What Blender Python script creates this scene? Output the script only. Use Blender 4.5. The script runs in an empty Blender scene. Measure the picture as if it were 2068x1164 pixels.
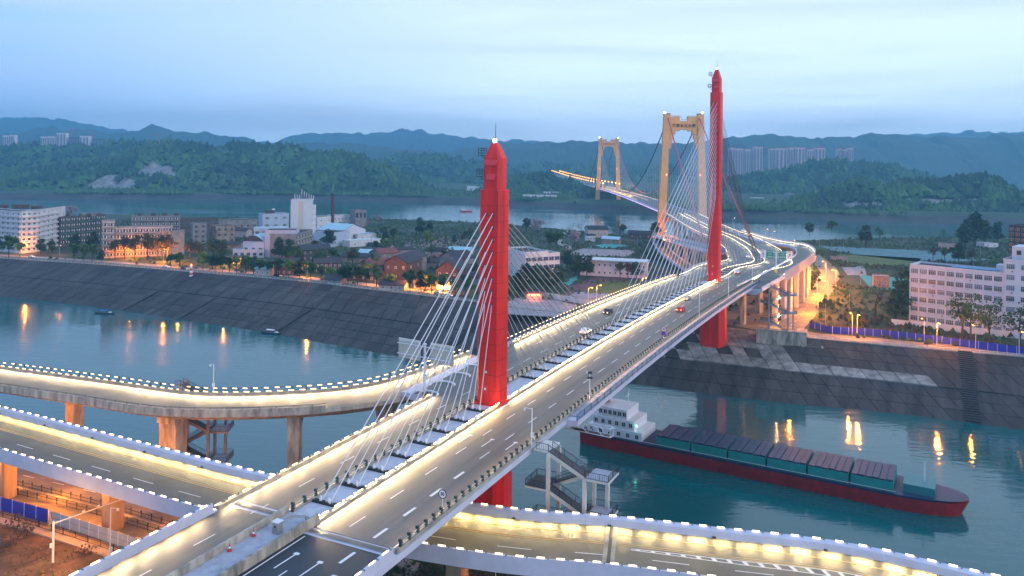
import bpy, math, random
import numpy as np
from mathutils import Vector, Matrix
random.seed(7); np.random.seed(7)
sc = bpy.context.scene; C = sc.collection
PI = math.pi; rad = math.radians

# ------------------------------------------------------------------ camera
HC = 84.0; F = 1600.0; ROLL = rad(.8)
cd = bpy.data.cameras.new('camera'); cam = bpy.data.objects.new('camera', cd); C.objects.link(cam)
cd.sensor_width = 36; cd.lens = F/2068*36; cd.shift_y = -(582-328)/2068
cd.clip_start = 1; cd.clip_end = 60000
RCO, RSI = math.cos(ROLL), math.sin(ROLL)
cam.matrix_world = Matrix(((RCO, -RSI, 0, 0), (0, 0, -1, 0), (RSI, RCO, 0, HC), (0, 0, 0, 1)))
sc.camera = cam

# ------------------------------------------------------------------ sky (dusk)
SUN_EL, SUN_ROT = 4.0, 250.0
w = bpy.data.worlds.new('World'); sc.world = w; w.use_nodes = True
nt = w.node_tree; nt.nodes.clear()
def wn(t, **k):
    n = nt.nodes.new(t)
    for a, b in k.items(): setattr(n, a, b)
    return n
out = wn('ShaderNodeOutputWorld'); bgn = wn('ShaderNodeBackground'); bgn.inputs['Strength'].default_value = 0.15
sky = wn('ShaderNodeTexSky', sky_type='NISHITA', sun_disc=False)
sky.sun_elevation = rad(SUN_EL); sky.sun_rotation = rad(SUN_ROT); sky.air_density = 1.6; sky.dust_density = .6; sky.ozone_density = 5
tc = wn('ShaderNodeTexCoord'); sep = wn('ShaderNodeSeparateXYZ'); nt.links.new(tc.outputs['Generated'], sep.inputs[0])
# thin evening cloud veil: paler towards the right-hand west, bluer up and away from it
r1 = wn('ShaderNodeValToRGB'); e = r1.color_ramp.elements
e[0].position = .0; e[0].color = (8.2, 9.9, 12.4, 1); e[1].position = 1; e[1].color = (2.0, 2.9, 4.6, 1)
m4_ = r1.color_ramp.elements.new(.42); m4_.color = (3.6, 4.4, 5.6, 1)
m_ = r1.color_ramp.elements.new(.10); m_.color = (6.0, 7.2, 8.9, 1)
m2_ = r1.color_ramp.elements.new(.22); m2_.color = (4.7, 5.5, 6.7, 1)
nt.links.new(sep.outputs['Z'], r1.inputs[0])
r2 = wn('ShaderNodeMapRange'); r2.inputs[1].default_value = -.68; r2.inputs[2].default_value = .0
nt.links.new(sep.outputs['X'], r2.inputs[0])
blue = wn('ShaderNodeMix', data_type='RGBA'); blue.inputs['A'].default_value = (2.0, 3.6, 6.6, 1)
nt.links.new(r2.outputs[0], blue.inputs['Factor']); nt.links.new(r1.outputs[0], blue.inputs['B'])
mp = wn('ShaderNodeMapping'); mp.inputs['Scale'].default_value = (1.1, 1.1, 13); nt.links.new(tc.outputs['Generated'], mp.inputs[0])
nz = wn('ShaderNodeTexNoise'); nz.inputs['Scale'].default_value = 1.6; nz.inputs['Detail'].default_value = 6; nz.inputs['Roughness'].default_value = .55
nz.inputs['Distortion'].default_value = .5
nt.links.new(mp.outputs[0], nz.inputs['Vector'])
r3 = wn('ShaderNodeMapRange'); r3.inputs[1].default_value = .45; r3.inputs[2].default_value = .7; r3.inputs[4].default_value = .6
nt.links.new(nz.outputs['Fac'], r3.inputs[0])
cl = wn('ShaderNodeMix', data_type='RGBA'); cl.inputs['B'].default_value = (3.8, 4.6, 5.8, 1)
nt.links.new(r3.outputs[0], cl.inputs['Factor']); nt.links.new(blue.outputs['Result'], cl.inputs['A'])
mx = wn('ShaderNodeMix', data_type='RGBA'); mx.inputs['Factor'].default_value = .93
nt.links.new(sky.outputs[0], mx.inputs['A']); nt.links.new(cl.outputs['Result'], mx.inputs['B'])
nt.links.new(mx.outputs['Result'], bgn.inputs[0]); nt.links.new(bgn.outputs[0], out.inputs[0])

sl = bpy.data.lights.new('sun', 'SUN'); sl.energy = .8; sl.angle = rad(20); sl.color = (1, .86, .8)
so = bpy.data.objects.new('sun', sl); C.objects.link(so)
sd = Vector((-math.sin(rad(SUN_ROT))*-1*0+.80, -.45, .45)).normalized()    # low western afterglow from the viewer's side
so.rotation_euler = sd.to_track_quat('Z', 'Y').to_euler()

sc.view_settings.view_transform = 'Standard'; sc.view_settings.look = 'None'; sc.view_settings.exposure = 0.6
sc.view_settings.gamma = 1; sc.view_settings.use_curve_mapping = False
sc.cycles.use_denoising = True
try: sc.cycles.denoiser = 'OPENIMAGEDENOISE'
except Exception: pass
sc.cycles.max_bounces = 5; sc.cycles.diffuse_bounces = 2; sc.cycles.glossy_bounces = 3; sc.cycles.volume_bounces = 0
sc.cycles.transparent_max_bounces = 6; sc.cycles.sample_clamp_indirect = 4; sc.cycles.caustics_reflective = False
sc.cycles.caustics_refractive = False; sc.cycles.use_light_tree = True

# ------------------------------------------------------------------ helpers
def P(px, py, z=0.0):                       # where a sight line through a photo pixel meets height z
    dx = px-1034; dy = py-328
    u = dx*RCO+dy*RSI; v = dx*RSI-dy*RCO
    Y = F*(z-HC)/v
    return Vector((u*Y/F, Y, z))
def PY(px, py, Y):                          # the point of a sight line at distance Y
    dx = px-1034; dy = py-328
    u = dx*RCO+dy*RSI; v = dx*RSI-dy*RCO
    return Vector((u*Y/F, Y, HC+v*Y/F))

MATS = {}
def M(name, col, rough=.7, metal=0, var=0, vscale=1, bump=0, bscale=None, emit=0, ecol=None, col2=None, stretch=None, spec=.5, rnd=0, alpha=1, rot=0):
    if name in MATS: return MATS[name]
    m = bpy.data.materials.new(name); m.use_nodes = True; MATS[name] = m
    t = m.node_tree; b = t.nodes['Principled BSDF']; L = t.links.new
    b.inputs['Base Color'].default_value = (*col, 1); b.inputs['Roughness'].default_value = rough
    b.inputs['Metallic'].default_value = metal; b.inputs['Specular IOR Level'].default_value = spec
    if alpha < 1: b.inputs['Alpha'].default_value = alpha
    if emit:
        b.inputs['Emission Color'].default_value = (*(ecol or col), 1); b.inputs['Emission Strength'].default_value = emit
        m.cycles.emission_sampling = 'NONE'
    if var or bump:
        g = t.nodes.new('ShaderNodeNewGeometry'); mpp = t.nodes.new('ShaderNodeMapping')
        L(g.outputs['Position'], mpp.inputs[0])
        if stretch: mpp.inputs['Scale'].default_value = stretch
        if rot: mpp.vector_type = 'TEXTURE'; mpp.inputs['Rotation'].default_value = (0, 0, rot); mpp.inputs['Scale'].default_value = tuple(1/q for q in stretch)
        n = t.nodes.new('ShaderNodeTexNoise'); n.inputs['Scale'].default_value = vscale; n.inputs['Detail'].default_value = 6
        n.inputs['Roughness'].default_value = .62
        L(mpp.outputs[0], n.inputs['Vector'])
        if var:
            r = t.nodes.new('ShaderNodeMapRange'); r.inputs[1].default_value = .3; r.inputs[2].default_value = .7
            L(n.outputs['Fac'], r.inputs[0])
            mi = t.nodes.new('ShaderNodeMix'); mi.data_type = 'RGBA'
            c2 = col2 or tuple(max(0, c*(1-var)) for c in col)
            c1 = col if col2 else tuple(min(1, c*(1+var*.6)) for c in col)
            mi.inputs['A'].default_value = (*c2, 1); mi.inputs['B'].default_value = (*c1, 1)
            L(r.outputs[0], mi.inputs['Factor']); last = mi.outputs['Result']
            if rnd:
                oi = t.nodes.new('ShaderNodeObjectInfo'); h = t.nodes.new('ShaderNodeHueSaturation')
                r5 = t.nodes.new('ShaderNodeMapRange'); r5.inputs[3].default_value = 1-rnd; r5.inputs[4].default_value = 1+rnd
                L(oi.outputs['Random'], r5.inputs[0]); L(r5.outputs[0], h.inputs['Value']); L(last, h.inputs['Color']); last = h.outputs[0]
            L(last, b.inputs['Base Color'])
        if bump:
            bp = t.nodes.new('ShaderNodeBump'); bp.inputs['Strength'].default_value = bump; bp.inputs['Distance'].default_value = .2
            if bscale:
                n2 = t.nodes.new('ShaderNodeTexNoise'); n2.inputs['Scale'].default_value = bscale; n2.inputs['Detail'].default_value = 4
                L(mpp.outputs[0], n2.inputs['Vector']); L(n2.outputs['Fac'], bp.inputs['Height'])
            else: L(n.outputs['Fac'], bp.inputs['Height'])
            L(bp.outputs[0], b.inputs['Normal'])
    return m

class MB:
    def __init__(s): s.v = []; s.f = []; s.m = []; s.mats = []
    def mi(s, mat):
        if mat not in s.mats: s.mats.append(mat)
        return s.mats.index(mat)
    def add(s, vs, fs, mat):
        o = len(s.v); i = s.mi(mat); s.v += [tuple(v) for v in vs]
        s.f += [tuple(o+k for k in f) for f in fs]; s.m += [i]*len(fs); return s
    def box(s, c, d, mat, rz=0, taper=1):
        x, y, z = c; a, b, h = d[0]/2, d[1]/2, d[2]/2; cs, sn = math.cos(rz), math.sin(rz); vs = []
        for k, (i, j) in ((-1, (-1, -1)), (-1, (1, -1)), (-1, (1, 1)), (-1, (-1, 1)), (1, (-1, -1)), (1, (1, -1)), (1, (1, 1)), (1, (-1, 1))):
            t = taper if k == 1 else 1
            X, Y = i*a*t, j*b*t; vs.append((x+X*cs-Y*sn, y+X*sn+Y*cs, z+k*h))
        return s.add(vs, [(3, 2, 1, 0), (4, 5, 6, 7), (0, 1, 5, 4), (1, 2, 6, 5), (2, 3, 7, 6), (3, 0, 4, 7)], mat)
    def prism(s, poly, z0, z1, mat, top=None, topmat=None):
        n = len(poly); top = top or poly
        vs = [(p[0], p[1], z0) for p in poly]+[(p[0], p[1], z1) for p in top]
        s.add(vs, [tuple(range(n))[::-1]]+[(i, (i+1) % n, n+(i+1) % n, n+i) for i in range(n)], mat)
        s.add(vs[n:], [tuple(range(n))], topmat or mat); return s
    def tube(s, pts, r, mat, n=6, r2=None):
        pts = [Vector(p) for p in pts]; N = len(pts); vs = []; fs = []
        for i, p in enumerate(pts):
            t = (pts[min(i+1, N-1)]-pts[max(i-1, 0)]).normalized()
            a = t.cross(Vector((0, 0, 1)))
            if a.length < 1e-3: a = Vector((1, 0, 0))
            a.normalize(); b = t.cross(a); rr = r if r2 is None else r+(r2-r)*i/(N-1)
            for k in range(n):
                an = 2*PI*k/n; vs.append(p+a*(rr*math.cos(an))+b*(rr*math.sin(an)))
        for i in range(N-1):
            for k in range(n):
                fs.append((i*n+k, i*n+(k+1) % n, (i+1)*n+(k+1) % n, (i+1)*n+k))
        fs += [tuple(range(n))[::-1], tuple((N-1)*n+k for k in range(n))]
        return s.add(vs, fs, mat)
    def beam(s, a, b, w_, h_, mat):           # rectangular bar from a to b
        a = Vector(a); b = Vector(b); t = (b-a).normalized(); u = t.cross(Vector((0, 0, 1)))
        if u.length < 1e-3: u = Vector((1, 0, 0))
        u.normalize(); v = u.cross(t); vs = []
        for p in (a, b):
            for i, j in ((-1, -1), (1, -1), (1, 1), (-1, 1)): vs.append(p+u*(i*w_/2)+v*(j*h_/2))
        return s.add(vs, [(3, 2, 1, 0), (4, 5, 6, 7), (0, 1, 5, 4), (1, 2, 6, 5), (2, 3, 7, 6), (3, 0, 4, 7)], mat)
    def sweep(s, sts, prof, mat, cap=True, closed=True):
        n = len(prof); vs = []
        for q in sts:
            for p in prof: vs.append(off(q, p[0], p[1]))
        fs = []
        for i in range(len(sts)-1):
            for k in range(n if closed else n-1):
                fs.append((i*n+k, (i+1)*n+k, (i+1)*n+(k+1) % n, i*n+(k+1) % n))
        if cap and closed: fs += [tuple(range(n)), tuple((len(sts)-1)*n+k for k in range(n))[::-1]]
        return s.add(vs, fs, mat)
    def mesh(s, name):
        me = bpy.data.meshes.new(name); me.from_pydata(s.v, [], s.f)
        for m in s.mats: me.materials.append(m)
        if len(s.mats) > 1: me.polygons.foreach_set('material_index', s.m)
        me.update(); return me
    def obj(s, name, parent=None, loc=(0, 0, 0), rz=0, **k): return place(name, s.mesh(name), parent, loc, rz, **k)
    def world(s, name, parent=None, **k):     # vertices given in world space
        me = s.mesh(name); o = bpy.data.objects.new(name, me); C.objects.link(o)
        if parent: o.parent = parent; r = root_world(parent); me.transform(r.inverted())
        tag(o, **k); return o
WM = {}
def root_world(p): return WM.get(p.name, Matrix())
def place(name, me, parent=None, loc=(0, 0, 0), rz=0, **k):
    o = bpy.data.objects.new(name, me); C.objects.link(o); o.location = loc; o.rotation_euler = (0, 0, rz)
    if parent: o.parent = parent
    m = Matrix.Translation(Vector(loc)) @ Matrix.Rotation(rz, 4, 'Z')
    WM[o.name] = root_world(parent) @ m if parent else m
    tag(o, **k); return o
def placew(name, me, parent, loc, rz=0, rx=0, **k):      # part given in world coordinates
    o = bpy.data.objects.new(name, me); C.objects.link(o); o.parent = parent
    m = root_world(parent).inverted() @ (Matrix.Translation(Vector(loc)) @ Matrix.Rotation(rz, 4, 'Z') @ Matrix.Rotation(rx, 4, 'X'))
    o.matrix_local = m; tag(o, **k); return o
def tag(o, label=None, cat=None, group=None, kind=None):
    if label: o['label'] = label
    if cat: o['category'] = cat
    if group: o['group'] = group
    if kind: o['kind'] = kind
def thing(name, loc, label, cat, group=None, rz=0):
    return place(name, None, None, loc, rz, label=label, cat=cat, group=group)
def copy_tree(o, loc=None, rz=None, scale=None, label=None, group=None, parent=None):
    c = o.copy(); C.objects.link(c); c.parent = parent
    if loc is not None: c.location = loc
    if rz is not None: c.rotation_euler = (0, 0, rz)
    if scale is not None: c.scale = scale if hasattr(scale, '__len__') else (scale,)*3
    if label: c['label'] = label
    if group: c['group'] = group
    if parent is None: WM[c.name] = Matrix.Translation(c.location) @ Matrix.Rotation(c.rotation_euler.z, 4, 'Z')
    for ch in [x for x in KIDS.get(o.name, o.children)]: copy_tree(ch, parent=c)
    return c
KIDS = {}
ORD = ['first', 'second', 'third', 'fourth', 'fifth', 'sixth', 'seventh', 'eighth', 'ninth', 'tenth', 'eleventh', 'twelfth', 'thirteenth', 'fourteenth', 'fifteenth', 'sixteenth', 'seventeenth', 'eighteenth', 'nineteenth', 'twentieth']
def ordn(i):
    if i < 20: return ORD[i]
    t = {2: 'twenty', 3: 'thirty', 4: 'forty', 5: 'fifty'}[(i+1)//10]
    return t.replace('y', 'ieth') if (i+1) % 10 == 0 else t+'-'+ORD[(i+1) % 10-1]

def curve(pts, step=3.0):                  # smooth stations (x, y, z, tx, ty, s) through points
    pts = [Vector(p) for p in pts]
    if len(pts) == 2: dense = [pts[0].lerp(pts[1], i/40) for i in range(41)]
    else:
        dense = []; q = [pts[0]*2-pts[1]]+pts+[pts[-1]*2-pts[-2]]
        for i in range(1, len(q)-2):
            p0, p1, p2, p3 = q[i-1:i+3]
            for k in range(20):
                t = k/20; dense.append(.5*((2*p1)+(p2-p0)*t+(2*p0-5*p1+4*p2-p3)*t*t+(3*p1-p0-3*p2+p3)*t**3))
        dense.append(pts[-1])
    d = [0]
    for a, b in zip(dense, dense[1:]): d.append(d[-1]+(b-a).length)
    n = max(1, int(round(d[-1]/step))); out_ = []; j = 0
    for i in range(n+1):
        L_ = d[-1]*i/n
        while j < len(d)-2 and d[j+1] < L_: j += 1
        f = (L_-d[j])/max(1e-9, d[j+1]-d[j]); p = dense[j].lerp(dense[j+1], f); out_.append([p.x, p.y, p.z, 0, 0, L_])
    for i, q in enumerate(out_):
        a = out_[max(0, i-1)]; b = out_[min(n, i+1)]; tx, ty = b[0]-a[0], b[1]-a[1]; l = math.hypot(tx, ty); q[3] = tx/l; q[4] = ty/l
    return [tuple(q) for q in out_]
def off(q, lat, dz=0): return Vector((q[0]+q[4]*lat, q[1]-q[3]*lat, q[2]+dz))
def ang(q): return math.atan2(q[4], q[3])
def part_of(sts, a, b): return [q for q in sts if a <= q[5] <= b]
def shift(sts, lat, dz=0):
    o = []
    pts = [off(q, lat, dz) for q in sts]; s = 0
    for i, p in enumerate(pts):
        if i: s += (p-pts[i-1]).length
        o.append((p.x, p.y, p.z, sts[i][3], sts[i][4], s))
    return o
def every(sts, d, s0=0):                   # interpolated stations every d metres
    L_ = sts[-1][5]; o = []; j = 0; s = sts[0][5]+s0
    while s <= L_:
        while j < len(sts)-2 and sts[j+1][5] < s: j += 1
        a, b = sts[j], sts[j+1]; f = (s-a[5])/max(1e-9, b[5]-a[5]); o.append(tuple(a[i]+(b[i]-a[i])*f for i in range(5))+(s,)); s += d
    return o

NL = [0]
def strip_lamp(q, lat, dz, side, length, power, col=(1, .68, .33), down=.75, w_=.12, spread=150):
    """long LED strip on a barrier: throws its light inward (side) and down on the road"""
    l = bpy.data.lights.new('led_strip', 'AREA'); l.shape = 'RECTANGLE'; l.size = length; l.size_y = w_; l.energy = power; l.color = col
    l.spread = rad(spread)
    l.cycles.cast_shadow = True
    o = bpy.data.objects.new('led_strip', l); C.objects.link(o); NL[0] += 1; o.visible_camera = False   # what one sees are the fixtures
    t = Vector((q[3], q[4], 0)); n = Vector((q[4], -q[3], 0))*side
    d = (n*1.0+Vector((0, 0, -down))).normalized(); z = -d; x = t; y = z.cross(x).normalized(); x = y.cross(z)
    p = off(q, lat, dz)
    o.matrix_world = Matrix(((x.x, y.x, z.x, p.x), (x.y, y.y, z.y, p.y), (x.z, y.z, z.z, p.z), (0, 0, 0, 1)))
def strip_lamps(sts, lat, dz, side, power=45, seg=3.6, **k):
    for q in every(sts, seg, seg/2): strip_lamp(q, lat, dz, side, seg*.7, power*.6*seg*random.uniform(.75, 1.25), **k)
def bulb(p, power, col=(1, .27, .025), r=.35):
    l = bpy.data.lights.new('bulb_light', 'POINT'); l.energy = power; l.color = col; l.shadow_soft_size = r
    o = bpy.data.objects.new('bulb_light', l); C.objects.link(o); o.location = p; NL[0] += 1

# ------------------------------------------------------------------ materials
ASPH = M('asphalt', (.09, .09, .088), .56, var=.35, vscale=.25, bump=.12, bscale=8, spec=.5)
ASPHD = M('asphalt_new', (.016, .026, .04), .5, var=.3, vscale=.4, bump=.1, bscale=8)
CONC = M('concrete', (.34, .32, .28), .8, var=.45, vscale=.5, bump=.15, bscale=3)
CONCW = M('concrete_weathered', (.4, .36, .3), .85, var=.7, vscale=.7, stretch=(1, 1, .25), bump=.2, bscale=2)
LAV = M('painted_fascia', (.52, .54, .66), .55, var=.12, vscale=.3)
STEELW = M('white_steel', (.7, .72, .78), .45, var=.08, vscale=1)
POSTB = M('dark_green_steel', (.03, .06, .065), .4, var=.3, vscale=2)
BLUEST = M('blue_steel', (.06, .13, .22), .4, var=.3, vscale=2)
BRASS = M('rail_pale', (.45, .42, .34), .4)
RED = M('tower_red', (.78, .016, .012), .4, var=.38, vscale=.45, stretch=(1, 1, .1), bump=.06)
REDL = M('tower_red_panel', (.72, .03, .04), .4, var=.15, vscale=.5)
PEACH = M('tower_peach_floodlit', (.84, .43, .16), .75, var=.15, vscale=.08)  # peach raised in albedo: the towers' floodlighting is painted into it
DARK = M('dark_metal', (.02, .022, .025), .5)
CABLEW = M('cable_sheath', (.6, .6, .64), .4)
ASPHM = M('asphalt_tracked', (.135, .13, .122), .55, var=.3, vscale=.55, stretch=(1.5, .05, 1), rot=rad(-26), bump=.1, bscale=3)
REDJ = M('tower_joint', (.3, .006, .008), .6)
CABLER = M('cable_red', (.5, .02, .09), .45)
CABLEB = M('cable_dark', (.02, .02, .06), .5)
WHITE = M('road_paint', (.75, .76, .78), .6, var=.12, vscale=3)
YELL = M('road_paint_amber', (.62, .42, .16), .6)
PAVER = M('median_pavers', (.38, .4, .47), .8, var=.25, vscale=.9, bump=.3, bscale=4)
LED = M('led_glow', (1, .82, .5), .4, emit=2.8, ecol=(1, .64, .27))
LEDW = M('led_glow_white', (1, .95, .8), .4, emit=2.8, ecol=(1, .74, .42))
ORANGE = M('sodium_glow', (1, .5, .1), .4, emit=16, ecol=(1, .34, .04))
BEAC = M('beacon_glow', (1, .9, .7), .4, emit=14, ecol=(1, .95, .85))
REDG = M('red_glow', (1, .1, .05), .4, emit=12, ecol=(1, .12, .05))
GLASS = M('window_glass', (.07, .12, .17), .3, spec=.6, var=.35, vscale=.3, rnd=.75)
GLASSD = M('window_dark', (.028, .034, .045), .25, spec=.6, var=.4, vscale=.4, rnd=.8)
FRAMEW = M('window_frame', (.6, .62, .66), .5)
WHITEW = M('white_render', (.66, .66, .7), .8, var=.14, vscale=.25, stretch=(1, 1, .4))
# ================================================================== THE SETTING
from mathutils import noise as NO
FOL = M('foliage_mass', (.05, .13, .04), .9, var=.7, vscale=.03, col2=(.012, .03, .016))
FOLN = M('foliage_near', (.075, .17, .03), .85, var=.6, vscale=.35, col2=(.014, .035, .014), rnd=.3)
FOLD = M('foliage_dark', (.028, .075, .03), .85, var=.6, vscale=.35, rnd=.3)
FOLY = M('foliage_spring', (.2, .3, .035), .85, var=.4, vscale=.35, col2=(.05, .09, .02), rnd=.25)
FOLO = M('foliage_olive', (.11, .10, .035), .9, var=.6, vscale=.4, col2=(.04, .035, .018))
BLOS = M('blossom', (.36, .3, .34), .9, var=.4, vscale=.6)
BARK = M('bark', (.05, .038, .03), .9)
SOIL = M('ground_soil', (.05, .085, .04), .95, var=.8, vscale=.035, col2=(.022, .032, .022), bump=.3, bscale=.6)
DIRT = M('bare_dirt', (.17, .11, .07), .95, var=.75, vscale=.22, col2=(.018, .013, .01), bump=.8, bscale=.9)

# water
wm = M('river_water', (.0, .095, .105), .07, spec=.8)
t_ = wm.node_tree; b_ = t_.nodes['Principled BSDF']; b_.inputs['IOR'].default_value = 1.42
g_ = t_.nodes.new('ShaderNodeNewGeometry')
def wnoise(scale, stretch, detail=3):
    m_ = t_.nodes.new('ShaderNodeMapping'); m_.inputs['Scale'].default_value = stretch; m_.inputs['Rotation'].default_value = (0, 0, rad(24))
    n_ = t_.nodes.new('ShaderNodeTexNoise'); n_.inputs['Scale'].default_value = scale; n_.inputs['Detail'].default_value = detail
    t_.links.new(g_.outputs['Position'], m_.inputs[0]); t_.links.new(m_.outputs[0], n_.inputs['Vector']); return n_
na = wnoise(.35, (.5, 1.2, 1)); nb = wnoise(.05, (.35, 1.6, 1), 4)
mm = t_.nodes.new('ShaderNodeMath'); mm.operation = 'ADD'; t_.links.new(na.outputs['Fac'], mm.inputs[0]); t_.links.new(nb.outputs['Fac'], mm.inputs[1])
bp_ = t_.nodes.new('ShaderNodeBump'); bp_.inputs['Strength'].default_value = .22; bp_.inputs['Distance'].default_value = .35
t_.links.new(mm.outputs[0], bp_.inputs['Height']); t_.links.new(bp_.outputs[0], b_.inputs['Normal'])
nc = wnoise(.012, (.3, 1.8, 1), 5); rr_ = t_.nodes.new('ShaderNodeMapRange'); rr_.inputs[1].default_value = .35; rr_.inputs[2].default_value = .65
rr_.inputs[3].default_value = .04; rr_.inputs[4].default_value = .16
t_.links.new(nc.outputs['Fac'], rr_.inputs[0]); t_.links.new(rr_.outputs[0], b_.inputs['Roughness'])
b = MB(); b.add([(-5000, -300, 0), (6000, -300, 0), (6000, 2400, 0), (-5000, 2400, 0)], [(0, 1, 2, 3)], wm)
b.world('river_water', kind='structure')

# ---- banks: toe lines (waterline) and crest lines
TOE = [(-1400, 1010), (-700, 664)]+[tuple(P(x, y, 0)[:2]) for x, y in ((0, 598), (200, 620), (545, 672), (850, 728))]+[(0, 313), (51, 302)] + \
      [tuple(P(x, y, 0)[:2]) for x, y in ((1416, 794), (1600, 815), (1825, 836), (2068, 868))]+[(420, 130), (900, -90)]
TOP = [(-1430, 1090), (-740, 722)]+[tuple(P(x, y, 15)[:2]) for x, y in ((0, 522), (200, 535), (400, 551), (600, 568), (900, 603))]+[(20, 366), (60, 349), (95, 333), (112, 322)] + \
      [tuple(P(x, y, 15)[:2]) for x, y in ((1700, 690), (1860, 705), (2068, 722))]+[(440, 178), (920, -40)]
def ix(line, x): return float(np.interp(x, [p[0] for p in line], [p[1] for p in line]))
REAR = [(-1500, 1000), (-900, 980)]+[tuple(P(x, y, 15)[:2]) for x, y in ((200, 432), (500, 441), (750, 441), (1000, 451), (1250, 474), (1600, 489), (1750, 480), (2000, 478))]+[(1600, 800)]
ids = [-1430, -1100, -900, -740, -600, -480, -400]+list(range(-340, 240, 12))+[300, 400, 520, 700, 920, 1300]
b = MB(); rows = []
for x in ids:
    y0, y1 = ix(TOP, x), ix(REAR, x); y1 = max(y1, y0+60)
    rows.append([(x, y0, 15)]+[(x, y0+(y1-y0)*k/12, 15) for k in range(1, 13)]+[(x, y1+26, -1)])
n = len(rows[0]); vs = [p for r in rows for p in r]
b.add(vs, [(i*n+k, (i+1)*n+k, (i+1)*n+k+1, i*n+k+1) for i in range(len(rows)-1) for k in range(n-1)], SOIL)
b.world('peninsula_ground', kind='structure')

SLAB = M('bank_slab', (.07, .066, .064), .85, var=.75, vscale=.13, col2=(.014, .016, .02), stretch=(1.8, .2, .3), rot=rad(-26), rnd=.22, bump=.2, bscale=2)
SLABL = M('bank_slab_pale', (.36, .35, .33), .85, var=.6, vscale=.3, col2=(.09, .09, .09), rnd=.2)
SLABB = M('bank_bed', (.02, .022, .028), .9)
def arc(line, n):
    pts = [Vector((*p, 0)) for p in line]; d = [0]
    for a, c in zip(pts, pts[1:]): d.append(d[-1]+(c-a).length)
    o = []
    for i in range(n+1):
        s = d[-1]*i/n; j = max(k for k in range(len(d)-1) if d[k] <= s+1e-9); f = (s-d[j])/(d[j+1]-d[j]); o.append(pts[j].lerp(pts[j+1], f))
    return o
def sub(line, x0, x1):
    m_ = [p for p in line if x0 < p[0] < x1]; return [(x0, ix(line, x0))]+m_+[(x1, ix(line, x1))]
def bank(name, x0, x1, ncol, nrow, maxparts, bright=None, xs=0):
    lo = arc(sub(TOE, x0, x1), ncol); hi = arc(sub(TOP, x0-xs, x1+xs*0), ncol)
    def pt(i, j, dz=0):
        a = lo[i]; c = hi[i]; f = j
        z = -2+17*f; q = a.lerp(c, f); q = q-(c-a)*(2/15)*(1-f)*0
        zz = f*15 + (0 if f > .46 else 0)
        return Vector((q.x, q.y, zz+dz))
    b = MB(); vs = []; fs = []
    for i in range(ncol+1):
        dn = (lo[i]-hi[i]).normalized()*8
        vs += [lo[i]+dn+Vector((0, 0, -2.6)), Vector((*lo[i][:2], 0)), Vector((*hi[i][:2], 14.98))]
    for i in range(ncol):
        for k in range(2): fs.append((i*3+k, (i+1)*3+k, (i+1)*3+k+1, i*3+k+1))
    b.add(vs, fs, SLABB); base = b.world(name, kind='structure')
    cells = [(i, j) for i in range(ncol) for j in range(nrow)]
    cells.sort(key=lambda c: lo[c[0]].length)
    stuff = MB(); g = .02
    for n_, (i, j) in enumerate(cells):
        f0 = -.02 if j == 0 else j/nrow; f1 = (j+1)/nrow-.006
        a0, a1, c0, c1 = lo[i], lo[i+1], hi[i], hi[i+1]
        def q(u, f, dz): 
            A = a0.lerp(a1, u); B_ = c0.lerp(c1, u); r = A.lerp(B_, f); return Vector((r.x, r.y, 15*f+dz))
        up = random.uniform(.10, .2)+(.25 if j == nrow//2 else 0)
        vv = [q(g, f0, .0), q(1-g, f0, .0), q(1-g, f1, .0), q(g, f1, .0), q(g, f0, up), q(1-g, f0, up), q(1-g, f1, up), q(g, f1, up)]
        ff = [(4, 5, 6, 7), (0, 1, 5, 4), (1, 2, 6, 5), (2, 3, 7, 6), (3, 0, 4, 7)]
        cx = q(.5, (f0+f1)/2, 0)
        m_ = SLABL if bright and bright(cx) else SLAB
        if n_ < maxparts:
            mb = MB().add(vv, ff, m_); mb.world('slab', base)
        else: stuff.add(vv, ff, m_)
    if stuff.v: stuff.world('slab', base, kind='stuff')
    return base
def br(c):
    f = c.z/15
    if 46 < c.x < 150 and .36 < f < .62 and random.random() < .8: return True
    return 50 < c.x < 108 and .42 < f < 1 and random.random() < .75
BR = bank('embankment_slope', 20, 230, 40, 7, 280, br)
BL = bank('embankment_slope', -520, 20, 70, 8, 300)
bank('embankment_slope', -1400, -520, 60, 4, 0)
bank('embankment_slope', 230, 900, 50, 5, 0)
# coping walk along the crest, flood-wall kerb
top = curve([(x, ix(TOP, x), 15.0) for x in (-1400, -1100, -900, -740, -600, -480, -400, -341, -262, -189, -121, -80, -32, 20, 60, 95, 112, 131, 157, 189, 230, 320, 440, 600, 900)], 6)
b = MB(); b.sweep(top, [(-.9, -.5), (.1, -.5), (.1, .25), (-.9, .25)], CONC); b.world('coping_kerb', kind='structure')
def pdist(p, line):
    best = 1e9
    for (x0, y0), (x1, y1) in zip(line, line[1:]):
        dx, dy = x1-x0, y1-y0; t = max(0, min(1, ((p[0]-x0)*dx+(p[1]-y0)*dy)/(dx*dx+dy*dy))); best = min(best, math.hypot(p[0]-x0-t*dx, p[1]-y0-t*dy))
    return best
def slope_z(p): a, c = pdist(p, TOE), pdist(p, TOP); return 15*a/(a+c)
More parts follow.
